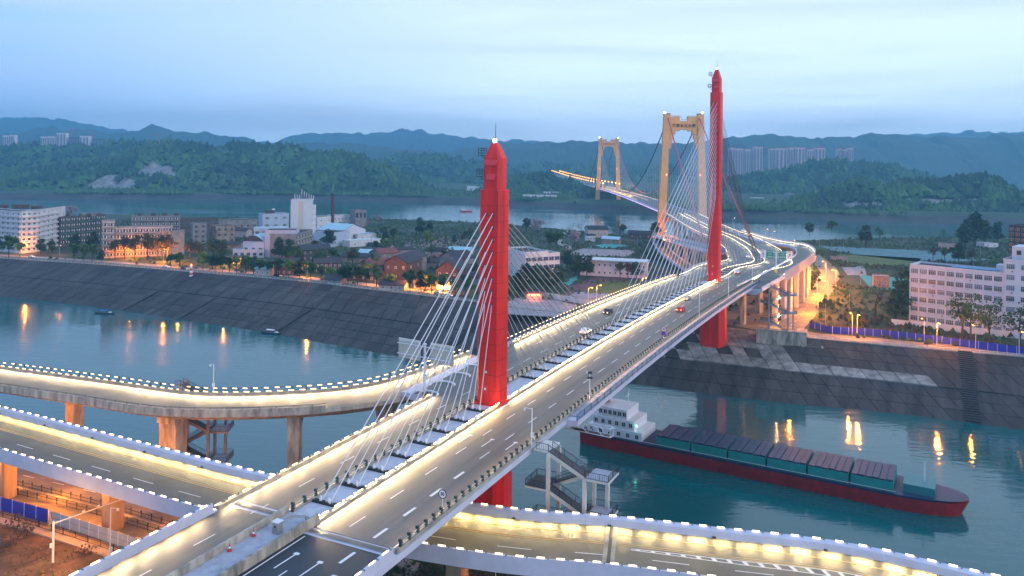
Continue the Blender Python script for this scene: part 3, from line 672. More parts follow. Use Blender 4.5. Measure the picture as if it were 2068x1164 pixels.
# ---- the two red towers
def red_tower(s, lat0, z_sh, z_step, z_top, w_, l_, anchors_f, anchors_b, zdeck, zbase, wb, label):
    c = O0+AX*s+PR*lat0; par = place('tower', None, B1, (0, 0, 0)); 
    par.matrix_local = root_world(B1).inverted() @ Matrix.Translation(Vector((c.x, c.y, zdeck))) @ Matrix.Rotation(AXA, 4, 'Z'); WM[par.name] = Matrix.Translation(Vector((c.x, c.y, zdeck))) @ Matrix.Rotation(AXA, 4, 'Z')
    par['label'] = label
    ch = .55
    def octp(L_, W_, cc): return [(-L_/2+cc, -W_/2), (L_/2-cc, -W_/2), (L_/2, -W_/2+cc), (L_/2, W_/2-cc), (L_/2-cc, W_/2), (-L_/2+cc, W_/2), (-L_/2, W_/2-cc), (-L_/2, -W_/2+cc)]
    b = MB(); Z = lambda z: z-zdeck
    b.prism(octp(l_*1.06, w_*1.05, ch), Z(zdeck-1), Z(z_step), RED, top=octp(l_, w_, ch))
    b.prism(octp(l_*.84, w_*.8, ch), Z(z_step), Z(z_sh), RED)
    b.prism(octp(l_*.84, w_*.8, ch), Z(z_sh), Z(z_top), RED, top=octp(l_*.3, w_*.28, .12))
    b.prism(octp(l_*1.02, w_*1.02, ch), Z(z_step)-.25, Z(z_step)+.12, RED)
    b.obj('shaft', par)
    b = MB()
    for k in range(1, 14):
        z_ = Z(zdeck)+(z_step-zdeck)*k/14; e_ = 1.06-.06*k/14; b.prism(octp(l_*e_+.03, w_*e_+.03, ch), z_, z_+.07, REDJ)
    b.obj('pour_joint', par, kind='stuff')
    # stepped wedge panels on the approach face
    for k, (ww, dz) in enumerate(((.52, .9), (.36, 3.6), (.2, 6.3))):
        zz = Z(z_sh)-dz-.6*(z_sh-z_step)/8*k*0
        if zz < Z(z_step)+1: continue
        b = MB(); W_ = w_*ww; x = -l_*.42
        b.add([(x-.02, -W_/2*1.25, zz+.55), (x-.02, W_/2*1.25, zz+.55), (x-.02, W_/2, zz-.6), (x-.02, -W_/2, zz-.6), (x-.55, -W_/2*.9, zz-.55), (x-.55, W_/2*.9, zz-.55)],
              [(0, 1, 5, 4), (4, 5, 2, 3), (0, 4, 3), (1, 2, 5)], REDL); b.obj('wedge_panel', par)
    # base flare below deck
    b = MB(); b.prism(octp(l_*1.75*wb, w_*1.75*wb, 1.7*wb), Z(zbase), Z(zdeck)-2.2, RED, top=octp(l_*1.55*wb, w_*1.5*wb, 1.5*wb)); b.obj('pier', par)
    b = MB(); b.box((0, 0, .3), (l_*1.18, w_*1.1, .5), RED); b.obj('plinth', par)
    b = MB(); b.tube([(0, 0, Z(z_top)-.2), (0, 0, Z(z_top)+3.9)], .09, DARK, 6, r2=.03); b.box((0, 0, Z(z_top)+.1), (.8, .7, .25), STEELW); b.obj('lightning_rod', par)
    b = MB(); b.box((-.3, 0, Z(z_top)+.5), (.5, .5, .5), BEAC); b.obj('beacon', par)
    def cage(x, y, z):
        b = MB()
        for i in (-1, 1):
            for j in (-1, 1): b.tube([(x+i*.6, y+j*.6, z), (x+i*.6, y+j*.6, z+1.4)], .05, DARK, 4)
        for k in (0, .5, 1, 1.4): 
            for a_, c_2 in (((-1, -1), (1, -1)), ((1, -1), (1, 1)), ((1, 1), (-1, 1)), ((-1, 1), (-1, -1))): b.tube([(x+a_[0]*.6, y+a_[1]*.6, z+k), (x+c_2[0]*.6, y+c_2[1]*.6, z+k)], .045, DARK, 4)
        b.box((x, y, z), (1.3, 1.3, .08), DARK); b.tube([(x, y+.2, z), (x*.4, y-1.1 if y > 0 else y+1.1, z-1.2)], .06, DARK, 4); b.obj('service_cage', par)
    cage(-.4, w_*.40+.7, Z(z_top)-2.4); cage(-.4, w_*.40+1.0, Z(z_sh)-3.6)
    b = MB(); b.box((-l_*.54, .3, 3.0), (.1, .9, 1.6), REDL); b.box((-l_*.56, .35, 3.2), (.12, .35, .4), STEELW); b.obj('access_door', par)
    b = MB(); b.box((-l_*.56, .2, 6.4), (.3, .25, .35), STEELW); b.obj('wall_lamp', par)
    # stays
    Wt = WM[par.name]
    for lst, sg in ((anchors_f, -1), (anchors_b, 1)):
        for (z, sa) in lst:
            q = at(sa); xb = placew('anchor_beam', XB, B1, off(q, 0, .12), ang(q))
            for lat in (-.72, .72):
                top_ = Wt @ Vector((sg*l_*.5, -lat, z-zdeck)); bot = off(q, lat, .25)
                cable(bot, top_, .085 if s < 100 else (.075 if sg < 0 else .06), CABLEW if sg < 0 else M('cable_far', (.42, .40, .36), .4) if s < 100 else M('cable_slate', (.09, .1, .13), .5))
                placew('cable_socket', SOCK, B1, bot, ang(q))
    b = MB()
    for lst, sg in ((anchors_f, -1), (anchors_b, 1)):
        for (z, sa) in lst:
            for lat in (-.72, .72): b.box((sg*l_*.51, lat, z-zdeck-.25), (.12, .34, .8), DARK)
    b.obj('anchor_port', par, kind='stuff')
    return par
t1z = [74.4-2.45*i for i in range(8)]
T1 = red_tower(2.2, .2, 84.8, 78.6, 87.6, 4.6, 4.0, [(t1z[i], -46.5+6.1*i) for i in range(8)], [(t1z[i], 66-6.6*i) for i in range(8)], 38, 3, 1.0, 'nearer red tower with speed-limit deck in front')
t2z = [109.6-2.2*i for i in range(18)]
T2 = red_tower(197, 1.6, 119.5, 113.6, 123.2, 4.6, 3.9, [(t2z[i], 72+6.3*i) for i in range(18)], [(t2z[i], 338-7.2*i) for i in range(18)], 36.3, 8.0, 1.32, 'farther and taller red tower standing on the slabbed bank')

# ================================================================== SLIP ROADS ON PIERS
def ramp(name, label, pts, wl, wr, mat_f, par_l=('wall', 'lit'), dash=None, depth=1.7, group='elevated slip roads', lampL=0, lampR=0, gap=2.6, step=3, barsL=True, cat='bridge', led=LEDR, lw=.5, colr=(1, .74, .38)):
    sts = curve(pts, step); r = thing(name, Vector(pts[len(pts)//2]), label, cat)
    b = MB(); b.sweep(sts, [(-wl, -.02), (wr, -.02), (wr, -.75), (wr*.55, -depth), (-wl*.55, -depth), (-wl, -.75)], mat_f); b.world('deck_girder', r)
    flat(sts, -wl+.4, wr-.4, .03, ASPH, 'carriageway', r)
    return r, sts
# upper-left slip road (joins the bridge beside the near tower)
ptA = [(-190, 190, 35.4), P(-40, 745, 35.8)+Vector((0, -6, 0)), P(0, 757, 36), P(180, 782, 36.4), P(370, 807, 36.8), P(590, 807, 37.2), P(760, 790, 37.6), P(880, 762, 37.9), P(985, 722, 38.05)]
ptA = [P(-260, 736, 32.2), P(-60, 750, 33.3), P(0, 757, 33.7), P(180, 782, 34.7), P(370, 807, 35.7), P(590, 807, 36.8), P(760, 790, 37.5), P(880, 762, 37.9), P(985, 722, 38.05)]
ptA = [p-Vector((0, 0, .7 if p.z < 36 else (.5 if p.z < 37.8 else 0))) for p in ptA]
RA, sA = ramp('elevated_slip_road', 'curved lamp-edged slip road joining the bridge beside the near red tower', ptA, 5.6, 5.6, CONCW, depth=2.2)
LA = sA[-1][5]; sA2 = [q for q in sA if q[5] < LA-42]
wall(sA, -5.4, .45, .55, CONC, 'kerb', RA, z0=-.7)
wall(sA2, 5.4, .45, .55, CONCW, 'parapet', RA, z0=-.9)
row('barrier_light', LEDB, RA, sA, -5.4, .85, 2.5); row('barrier_light', LEDS, RA, [q for q in sA if q[5] > LA-150], -6.9, 1.15, 2.5)
rails('guard_rail', RA, sA, -5.25, (.7,), BRASS, .08); rails('guard_rail', RA, sA2, 5.45, (.9,), DARK, .08)
row('rail_post', MB().box((0, 0, .75), (.08, .08, .45), DARK).mesh('thin_post'), RA, sA2, 5.45, 0, 3)
b = MB(); b.sweep([q for q in sA if q[5] > LA-150], [(-7.4, -.05), (-5.6, -.05), (-5.6, .1), (-7.4, .1)], CONC); b.world('walkway', RA)
railing(RA, [q for q in sA if q[5] > LA-150], -7.3, gap=3.2, mat=POSTB, bars=False)
strip_lamps(sA, -5.0, .95, 1, 100); strip_lamps(sA2, 5.0, .7, -1, 25)
# gore where it meets the bridge
b = MB()
for k in range(4):
    c = O0+AX*(1+k*7)+PR*(-12.4-.3*k); pts_ = [Vector((c.x, c.y, zs(k*7)+.22))+AX*(1.6*math.cos(a))+PR*(2.6*math.sin(a)-1.4) for a in [PI*.5-i*PI/8 for i in range(9)]]
    b.tube(pts_, .22, STEELW, 6)
b.world('gore_kerb', RA)
b = MB(); 
for k in range(3): b.box(O0+AX*(-1+.4*k)+PR*(-12.9-.5*k)+Vector((0, 0, 38.4)), (.5, .5, 1.1), [POSTB, M('hazard_orange', (.7, .2, .05), .5), STEELW][k], rz=AXA)
b.world('gore_marker', RA)
line([q for q in sA if 10 < q[5] < LA-30], -4.6, par=RA); line([q for q in sA if 10 < q[5] < LA-44], 4.4, par=RA)

# cross road (ramps B and C): passes under the bridge
ptB = [(-230, 225, 29), (-150, 182, 29)]+[tuple((Vector(P(a, y0, 30.25))+Vector(P(a2, y1, 30.1)))/2-Vector((0, 0, 1.18))) for a, y0, a2, y1 in ((0, 822, 0, 905), (240, 885, 240, 975), (555, 965, 450, 1030))] + \
      [(-21, 121.8, 29), (0, 115.8, 29)]+[tuple((Vector(P(a, y0, 30.25))+Vector(P(a2, y1, 30.1)))/2-Vector((0, 0, 1.18))) for a, y0, a2, y1 in ((1235, 1050, 1225, 1130), (1500, 1072, 1440, 1166))]+[(46, 106.5, 29), (60, 99, 29), (80, 88, 29), (110, 66, 29), (150, 34, 29)]
WBL, WBR = 7.2, 7.0
RB, sB = ramp('elevated_cross_road', 'wide lamp-lined flyover crossing beneath the cable-stayed bridge', ptB, WBL, WBR, LAV, depth=1.9)
b = MB(); b.sweep(sB, [(-WBL-.5, -.8), (-WBL-.5, 1.15), (-WBL+.7, 1.0), (-WBL+.9, .03), (-WBL+.9, -.1)], LAV); b.world('parapet', RB)
b = MB(); b.sweep(sB, [(WBR+.25, -1.3), (WBR+.1, 1.05), (WBR-.25, 1.0), (WBR-.35, -.05)], LAV); b.world('parapet', RB)
row('parapet_light', LEDR, RB, sB, -WBL-.3, 1.25, 2.6); row('parapet_light', LEDR, RB, sB, WBR, 1.2, 2.6, 1)
row('drain_stud', me_box('stud', (.5, .2, .2), DARK), RB, sB, -WBL+1.0, .25, 15)
strip_lamps([q for q in sB if q[5] < 330], -WBL+1.15, .9, 1, 90, col=(1, .7, .26)); strip_lamps([q for q in sB if q[5] < 330], WBR-.5, 1.0, -1, 10)
DASHC = me_box('lane_dash', (5, .17, .012), WHITE)
line(sB, -WBL+3.3, 'edge_line', YELL, .2, RB); line(sB, -WBL+6.0, 'centre_line', YELL, .16, RB); line(sB, -WBL+6.45, 'centre_line', YELL, .16, RB)
row('lane_dash', DASHC, RB, sB, 2.6, .05, 11, 4)
LBm = sB[-1][5]
def nearest_s(sts, p): return min(sts, key=lambda q: (Vector(q[:2])-Vector(p[:2])).length)[5]
sj = nearest_s(sB, P(1225, 1100, 29))
q = [x for x in sB if x[5] >= sj][0]
b = MB(); b.box(off(q, 0, .05), (1.7, WBL+WBR-1.6, .02), CONC, rz=ang(q)); b.box(off(q, 0, .065), (.5, WBL+WBR-1.6, .02), DARK, rz=ang(q)); b.world('expansion_joint', RB)
gs = [x for x in sB if sj+3 < x[5] < sj+90]
b = MB(); s0_ = gs[0][5]
for x in every(gs, 2.1, 1):
    wd = min(3.2, .35+(x[5]-s0_)*.045); p = off(x, .2, .052); b.box(p, (.55, wd, .012), WHITE, rz=ang(x)+rad(28))
for sg in (-1, 1):
    vs = []; 
    for x in gs: wd = min(3.2, .35+(x[5]-s0_)*.045)/2*sg; vs += [off(x, .2+wd-.09, .054), off(x, .2+wd+.09, .054)]
    b.add(vs, [(2*i, 2*i+1, 2*i+3, 2*i+2) for i in range(len(gs)-1)], WHITE)
b.world('hatched_gore', RB, kind='stuff')

# piers
def pier(par, c, ztop, zbot, w_, l_, az, mat=CONCW, cap=None, name='pier'):
    b = MB(); cs, sn = math.cos(az), math.sin(az)
    if cap:
        b.box((0, 0, ztop-1.1), (l_*1.08, cap, 2.2), mat); b.box((0, 0, ztop-2.7), (l_, cap*.8, 1.0), mat)
        b.box((0, 0, (ztop-3.2+zbot)/2), (l_, w_, ztop-3.2-zbot), mat); b.box((0, 0, (ztop-3.2+zbot)/2), (l_*1.05, w_*.35, ztop-3.2-zbot), mat)
    else:
        ch = .35; base = [(-l_/2+ch, -w_/2), (l_/2-ch, -w_/2), (l_/2, -w_/2+ch), (l_/2, w_/2-ch), (l_/2-ch, w_/2), (-l_/2+ch, w_/2), (-l_/2, w_/2-ch), (-l_/2, -w_/2+ch)]
        b.prism(base, zbot, ztop-3, mat); b.prism(base, ztop-3, ztop, mat, top=[(x*1.25, y*1.7) for x, y in base])
    me = b.mesh(name); placew(name, me, par, (c[0], c[1], 0), az)
for px, kind_, lt, wd in ((122, 0, -3.6, 2.6), (345, 1, -1.2, 4.2), (590, 1, 0, 2.2), (790, 0, 0, 3.0)):
    q = min(sA, key=lambda q_: abs((1034+q_[0]/q_[1]*F)-px)); pier(RA, off(q, lt, 0), q[2]-2.0, -1, 3.2, wd, ang(q), cap=4.2 if kind_ else None)
pc = P(228, 1068, 15); pc2 = P(12, 1005, 15)
PBR = M('pier_concrete', (.34, .27, .2), .85, var=.4, vscale=.5, stretch=(1, 1, .2))
for p in (pc, pc2, pc+(pc-pc2)*1.0, pc+(pc-pc2)*2.2+Vector((4, 2, 0))): pier(RB, p, 27.4, 14, 3.2, 2.6, math.atan2(pc2.y-pc.y, pc2.x-pc.x), PBR)
for s in (nearest_s(sB, P(1200, 1120, 29)), nearest_s(sB, P(1200, 1120, 29))+32):
    q = [x for x in sB if x[5] >= s][0]; pier(RB, q, 27.4, 5, 3.2, 2.4, ang(q), CONCW)
for s in (-52, -92): 
    q = at(s)
    for lat in (-7, 8): pier(B1, off(q, lat), zs(s)-1.9, 14, 3, 2.4, AXA)

# ---- beyond the farther tower: right-hand slip road with tall ribbed panels
ptR = [tuple(O0+AX*185+PR*17.5+Vector((0, 0, 36.3))), tuple(O0+AX*205+PR*18.5+Vector((0, 0, 36)))]
for (px, py, z) in ((1590, 541, 36), (1627, 515, 36), (1612, 499, 36), (1566, 491, 35.8), (1520, 480, 35.6), (1484, 467, 35.5)): ptR.append(tuple(P(px, py, z)))
RR, sR = ramp('curved_slip_road', 'slip road sweeping out past the green gantry sign on tall pale piers', ptR, 5, 5, LAV, depth=2.4, step=3)
RIB = M('ribbed_panel', (.42, .44, .52), .6, var=.1, vscale=.3)
sRp = [q for q in sR if q[5] > 42]
def ribbed(par, sts, lat, h, z0, name='noise_panel', gap=3.0):
    for q, q2 in zip(every(sts, gap), every(sts, gap)[1:]):
        a = off(q, lat, z0); c = off(q2, lat, z0); d = (c-a); b = MB(); nrm = Vector((q[4], -q[3], 0))
        b.add([a, c, c+Vector((0, 0, h)), a+Vector((0, 0, h)), a+nrm*.1, c+nrm*.1, c+nrm*.1+Vector((0, 0, h)), a+nrm*.1+Vector((0, 0, h))], [(3, 2, 1, 0), (4, 5, 6, 7), (3, 7, 6, 2)], RIB)
        for k in range(5):
            e_ = a.lerp(c, (k+.5)/5)+nrm*.13; b.box(e_+Vector((0, 0, h/2)), (.09, .09, h), STEELW if k == 0 else RIB, rz=ang(q))
        b.world(name, par)
ribbed(RR, sRp, 4.9, 4.6, -2.3)
wall(sR, -4.7, .4, .8, LAV, 'parapet', RR, z0=-.8); wall([q for q in sR if q[5] < 44], 4.7, .4, .8, LAV, 'parapet', RR, z0=-.8)
b = MB()
for q in every(sRp, 3): b.box(off(q, 4.5, 1.0), (2.4, .14, .14), LEDW, rz=ang(q))
b.world('barrier_light', RR, kind='stuff'); strip_lamps(sRp, 4.4, 1.1, -1, 45, seg=12, col=(1, .9, .7))
for s in range(40, int(sR[-1][5]), 17):
    q = [x for x in sR if x[5] >= s][0]; pier(RR, off(q, 1.5), q[2]-2.2, 13, 4.2, 2.2, ang(q)+PI/2, M('pier_pale', (.42, .4, .44), .8, var=.2, vscale=.3))
b = MB(); q = at(206); b.add([off(q, 15.9, 0), off(at(222), 15.9, 0), Vector(sR[10][:3])+Vector((0, 0, .0)), off(sR[3], -4, 0)], [(0, 1, 2, 3)], ASPH); b.world('gore_surface', RR)
# piers below the main deck past the tower
for s in range(222, int(S_END)-20, 34):
    q = at(s)
    for lat in (-9, 9): pier(B1, off(q, lat), q[2]-2.2, 13, 4, 2.4, ang(q)+PI/2, CONCW)
# left-hand slip road looping down to the ground, orange lit
ptL = [tuple(P(px, py, z)) for px, py, z in ((1452, 509, 35), (1422, 503, 34), (1390, 494, 32.5), (1356, 484, 30), (1334, 479, 27), (1331, 489, 24.5), (1346, 510, 22), (1374, 532, 19), (1400, 549, 16.5))]
RL, sL = ramp('looping_slip_road', 'slip road looping down behind the cables under orange lamps', ptL, 4.5, 4.5, LAV, depth=1.6)
ribbed(RL, [q for q in sL if q[5] < 200], 4.4, 2.6, -.6); wall(sL, -4.4, .35, 1.1, LAV, 'parapet', RL, z0=-.7); wall([q for q in sL if q[5] >= 198], 4.4, .35, 1.1, LAV, 'parapet', RL, z0=-.7)
for s in range(20, int(sL[-1][5])-40, 26):
    q = [x for x in sL if x[5] >= s][0]; pier(RL, q, q[2]-1.5, 13, 2.6, 2, ang(q), CONCW)
for k, s in enumerate(range(int(sL[-1][5]*.42), int(sL[-1][5]), 24)):
    q = [x for x in sL if x[5] >= s][0]; bulb(off(q, 0, 6), 2600)
# pale ribbed wall where the left carriageway widens
ribbed(B1, seg(214, 262), -15.4, 2.8, -.8)
# gantry pieces live in the objects file

# ================================================================== SUSPENSION BRIDGE
SA = Vector((166.5, 772, 0)); SB_ = Vector((188, 1544, 0)); SD = (SB_-SA).normalized(); SN = Vector((SD.y, -SD.x, 0)); SAZ = math.atan2(SD.y, SD.x)
SBR = thing('suspension_bridge', SA+Vector((0, 0, 36)), 'long suspension bridge with peach portal towers crossing the wide river behind', 'bridge')
sS = curve([CLN[-1][:3], tuple(SA+SD*40+Vector((0, 0, 36))), tuple(SA+SD*380+Vector((0, 0, 37))), tuple(SB_+Vector((0, 0, 35))), tuple(SB_+SD*120+Vector((-3, 0, 34.5))), (190, 2100, 33), (186, 2600, 34), (168, 3500, 42)], 12)
b = MB(); b.sweep(sS, [(-15, 0), (15, 0), (16.5, -.6), (10, -3), (-10, -3), (-16.5, -.6)], LAV); b.world('deck_girder', SBR)
flat(sS, -14, -.8, .06, ASPH, 'carriageway', SBR); flat(sS, .8, 14, .06, ASPH, 'carriageway', SBR)
wall(sS, 0, .6, .9, CONC, 'median_wall', SBR); wall(sS, -14.6, .3, 1.1, LAV, 'parapet', SBR); wall(sS, 14.6, .3, 1.1, LAV, 'parapet', SBR)
b = MB(); PINK = M('girder_light', (.8, .4, .8), .4, emit=1.1, ecol=(.85, .45, .85))
b.sweep([q for q in sS if q[1] < 1560], [(-16.5, -1), (-16.2, -1), (-16.2, -.4), (-16.5, -.4)], PINK); b.world('edge_light', SBR)
def portal(c, label, ztop=133):
    t = place('portal_tower', None, SBR); t.matrix_local = root_world(SBR).inverted() @ Matrix.Translation(c) @ Matrix.Rotation(SAZ-PI/2, 4, 'Z'); WM[t.name] = Matrix.Translation(c) @ Matrix.Rotation(SAZ-PI/2, 4, 'Z')
    t['label'] = label
    for sg in (-1, 1):
        b = MB(); x0, x1 = sg*20.6, sg*16.2; a, c2 = 3.9, 2.9
        b.prism([(x0-a, -4), (x0+a, -4), (x0+a, 4), (x0-a, 4)], 8, ztop, PEACH, top=[(x1-c2, -3.2), (x1+c2, -3.2), (x1+c2, 3.2), (x1-c2, 3.2)])
        b.box((x1, 0, ztop+.3), (c2*2+.5, 6.8, .6), DARK); b.obj('tower_leg', t)
        b = MB(); b.box((x1-sg*(-2.0), 0, ztop+1.6), (1.4, 1.4, 1.6), BEAC); b.obj('beacon', t)
        for k in range(4):
            b = MB(); ww = (5.2, 3.9, 2.9, 2.0)[k]; xx = sg*(16.2+k*.22-c2-ww/2); zc = ztop-17.4-k*4.6
            b.box((xx, 0, zc), (ww, 5.2-.3*k, 4.4), PEACH); b.obj('corbel', t)
    b = MB(); b.prism([(-13.4, -2.4), (13.4, -2.4), (13.4, 2.4), (-13.4, 2.4)], ztop-15.2, ztop-6.5, PEACH)
    for sg in (-1, 1): b.box((sg*8.6, 0, ztop-4.3), (9.6, 4.8, 4.4), PEACH)
    for sg in (-1, 1): b.box((sg*8.8, 0, ztop-15.8), (9.2, 4.8, 1.2), PEACH)
    b.obj('portal_beam', t)
    b = MB()
    for sg in (-1, 1):
        for z in (.4, 1.0): b.box((sg*8.6, -2.2, ztop-2.1+z), (9.6, .12, .1), DARK)
        b.tube([(sg*3.8, -2.2, ztop-1.2), (sg*1.4, -2.2, ztop-5.8)], .14, DARK, 4)
    for k in range(17): b.box((-13+k*1.6 if abs(-13+k*1.6) > 3.8 else 13, -2.2, ztop-1.6), (.1, .1, 1.2), DARK)
    b.obj('walk_railing', t)
    b = MB(); b.box((0, 0, 30.6), (36, 5.5, 4), PEACH); b.obj('lower_beam', t)
    txt = bpy.data.curves.new('txt', 'FONT'); txt.body = '至喜长江大桥'; txt.size = 3.5; txt.align_x = 'CENTER'; txt.align_y = 'CENTER'; txt.extrude = .12; txt.space_character = 1.18; txt.offset = .05
    to = bpy.data.objects.new('tmp', txt); C.objects.link(to); bpy.context.view_layer.update()
    me = bpy.data.meshes.new_from_object(to.evaluated_get(bpy.context.evaluated_depsgraph_get())); bpy.data.objects.remove(to)
    me.materials.clear(); me.materials.append(M('sign_letters', (.05, .012, .01), .6)); me.transform(Matrix.Rotation(PI/2, 4, 'X'))
    place('name_lettering', me, t, (0, -2.62, ztop-11.3), 0)
    b = MB()
    for sg in (-1, 1): b.box((sg*19.8-sg*3.5, -3.4, 74), (.9, .5, .9), REDG)
    b.obj('warning_lamp', t, kind='stuff')
    return t
portal(SA, 'nearer peach portal tower'); portal(SB_, 'farther peach portal tower')
def main_cable(lat, mat):
    pts = []; n = 48; L_ = (SB_-SA).length
    for i in range(n+1):
        f = i/n; z = 130-(130-42)*(1-(2*f-1)**2); pts.append(SA+SD*(L_*f)+SN*lat+Vector((0, 0, z)))
    MB().tube(pts, .62, mat, 6).world('main_cable', SBR)
    tail = SB_+SD*330+SN*lat+Vector((0, 0, 40)); MB().tube([pts[-1], pts[-1].lerp(tail, .5)+Vector((0, 0, -4)), tail], .62, mat, 6).world('main_cable', SBR)
    fr = Vector((143, 525, 34))+Vector((1, 0, 0))*lat*1.06+Vector((0, 0, 3)); MB().tube([pts[0], pts[0].lerp(fr, .5)+Vector((0, 0, -3)), fr], .62, CABLER, 6).world('main_cable', SBR)
    for i in range(2, 62):
        f = i/64; z = 130-(130-42)*(1-(2*f-1)**2); p = SA+SD*(L_*f)+SN*lat+Vector((0, 0, z)); MB().tube([p, Vector((p.x, p.y, 36.5))], .11, CABLEW, 3).world('hanger', SBR)
main_cable(-15.2, CABLEB); main_cable(15.2, CABLER)
b = MB(); r_ = random.Random(5)
for q in sS:
    if 1000 < q[1] < 1700:
        for lat in (-14, 0, 14): b.box(off(q, lat, 1.6), (.8, .35, .35), LED, rz=ang(q))
b.world('deck_light', SBR, kind='stuff')
for k in range(6): q = [x for x in sS if x[1] > 1180+k*75][0]; bulb(off(q, 0, 9), 20000, (1, .55, .2), 1)
# ================================================================== BUILDINGS
def win(w_, h_, name, glass=GLASS, frame=FRAMEW, mull=2, tr=True, d=.12):
    b = MB(); b.box((0, 0, 0), (w_, d, h_), glass)
    for x in (-w_/2, w_/2): b.box((x, -.03, 0), (.14, d+.08, h_+.14), frame)
    for z in (-h_/2, h_/2): b.box((0, -.03, z), (w_-.14, d+.08, .14), frame)
    for k in range(1, mull): b.box((-w_/2+w_*k/mull, -.02, 0), (.09, d+.06, h_-.14), frame)
    if tr: b.box((0, -.015, h_*.18), (w_-.14, d+.05, .08), frame)
    return b.mesh(name)
W_OFF = win(3.0, 2.15, 'office_window', mull=4); W_APT = win(1.9, 1.5, 'flat_window', GLASSD, mull=2); W_SM = win(1.1, 1.3, 'small_window', GLASSD, tr=False)
W_DARK = win(2.2, 1.9, 'dark_window', GLASSD, M('frame_grey', (.3, .3, .3), .7), mull=2); W_TALL = win(2.6, 2.5, 'tall_window', mull=3)
W_BAL = MB().box((0, 0, 0), (3.4, .5, 1.9), GLASSD).box((-.9, -.27, .1), (.8, .06, 1.5), M('washing', (.5, .5, .52), .9)).box((.95, -.27, -.1), (.7, .06, 1.6), FRAMEW).mesh('loggia')
ACU = MB().box((0, -.25, 0), (.9, .45, .65), STEELW).box((.1, -.49, 0), (.5, .04, .5), DARK).mesh('air_conditioner')
ROOFD = M('roof_dark', (.03, .033, .04), .85, var=.4, vscale=.4); ROOFT = M('roof_tiles', (.045, .045, .055), .85, var=.4, vscale=.6, bump=.4, bscale=4)
ROOFR = M('roof_red', (.22, .07, .06), .85, var=.4, vscale=.5); ROOFB = M('roof_blue', (.07, .28, .5), .55, var=.15, vscale=.5); ROOFC = M('roof_cyan', (.35, .58, .68), .5, var=.2, vscale=.4)
BRICK = M('brick_wall', (.11, .068, .055), .9, var=.4, vscale=.7); GREYW = M('grey_wall', (.26, .25, .25), .9, var=.4, vscale=.3); LAVW = M('lavender_wall', (.46, .47, .6), .8, var=.12, vscale=.2)
BLUW = M('pale_blue_wall', (.42, .5, .62), .8, var=.12, vscale=.2); OLD = M('old_wall', (.3, .24, .2), .9, var=.6, vscale=.25); PINKW = M('pinkish_wall', (.5, .42, .4), .9, var=.3, vscale=.3)
DKW = M('dark_wall', (.1, .085, .08), .9, var=.5, vscale=.3)
EXCL = []
def rect(pl, pr, depth, z=15):
    a = P(*pl, z); c = P(*pr, z); d = (c-a).normalized(); n = Vector((-d.y, d.x, 0)); return [a, c, c+n*depth, a+n*depth]
def top_z(px, py, Y): return PY(px, py, Y).z
def building(name, label, poly, z0, H, wall_m, roof_m=ROOFD, rows_=0, faces=(), win_me=W_APT, parapet=.7, bands=None, group=None, cat='building', ac=0, first=0, lift=.5, seed=1):
    c = sum(poly, Vector())/len(poly); c.z = z0; t = thing(name, c, label, cat, group); loc_ = [(p.x-c.x, p.y-c.y) for p in poly]
    EXCL.append((c.x, c.y, max((p-c).to_2d().length for p in poly)*1.05))
    b = MB(); b.prism(loc_, -1, H, wall_m); b.obj('wall', t)
    b = MB(); b.prism([(x*.97, y*.97) for x, y in loc_], H, H+.12, roof_m)
    if parapet:
        n = len(loc_)
        for i in range(n):
            a = Vector((*loc_[i], H+parapet/2+.01)); d = Vector((*loc_[(i+1) % n], H+parapet/2+.01)); b.beam(a, d, .3, parapet, wall_m)
    b.obj('roof', t); fh = H/max(1, rows_); R_ = random.Random(seed)
    for (e, cols) in faces:
        a = Vector((*loc_[e], 0)); d = Vector((*loc_[(e+1) % len(loc_)], 0)); u = d-a; L_ = u.length; u.normalize(); n_ = Vector((u.y, -u.x, 0)); az = math.atan2(u.y, u.x)
        for r in range(first, rows_):
            for k in range(cols):
                p = a+u*(L_*(k+.5)/cols)+n_*.05+Vector((0, 0, fh*(r+lift))); place('window', win_me, t, p, az)
                if ac and R_.random() < ac: place('air_conditioner', ACU, t, p+n_*.1+Vector((0, 0, -fh*.42))+u*.5, az)
            if bands:
                m_, hh, dd = bands; q = a+u*L_/2+n_*dd/2+Vector((0, 0, fh*r+hh/2)); MB().box((0, 0, 0), (L_*.99, dd, hh), m_).obj('balcony_band', t, q, az)
    return t
# white curved block of flats (three facets)
a0, a1, a2, a3, a4 = P(-95, 492, 15), P(-20, 505, 15), P(42, 512, 15), P(74, 509, 15), P(118, 496, 15)
bk = [a4+Vector((-4, 16, 0)), a3+Vector((-8, 15, 0)), a2+Vector((-6, 15, 0)), a1+Vector((-4, 16, 0)), a0+Vector((-3, 18, 0))]
H1 = top_z(80, 428, a3.y)-15
t = building('apartment_block', 'large white curved block of flats with ribbon balconies at the edge of the view', [a0, a1, a2, a3, a4]+bk, 15, H1, M('flats_white', (.62, .6, .62), .85, var=.25, vscale=.2), rows_=8, faces=((0, 6), (1, 6), (2, 3), (3, 5)), win_me=win(1.7, 1.35, 'balcony_opening', GLASSD, FRAMEW, 2, False), bands=(M('flats_white', (1, 1, 1)), 1.1, 1.2), lift=.66)
b = MB(); 
for x, y, w_, h_ in ((-14, 4, 9, 3), (2, 3, 10, 3.4), (14, 3, 5, 2.4)): b.box((x, y, H1+h_/2), (w_, 6, h_), DKW); b.box((x, y-3.1, H1+1), (w_*.4, .1, 1.4), BRICK)
b.obj('roof_shed', t)
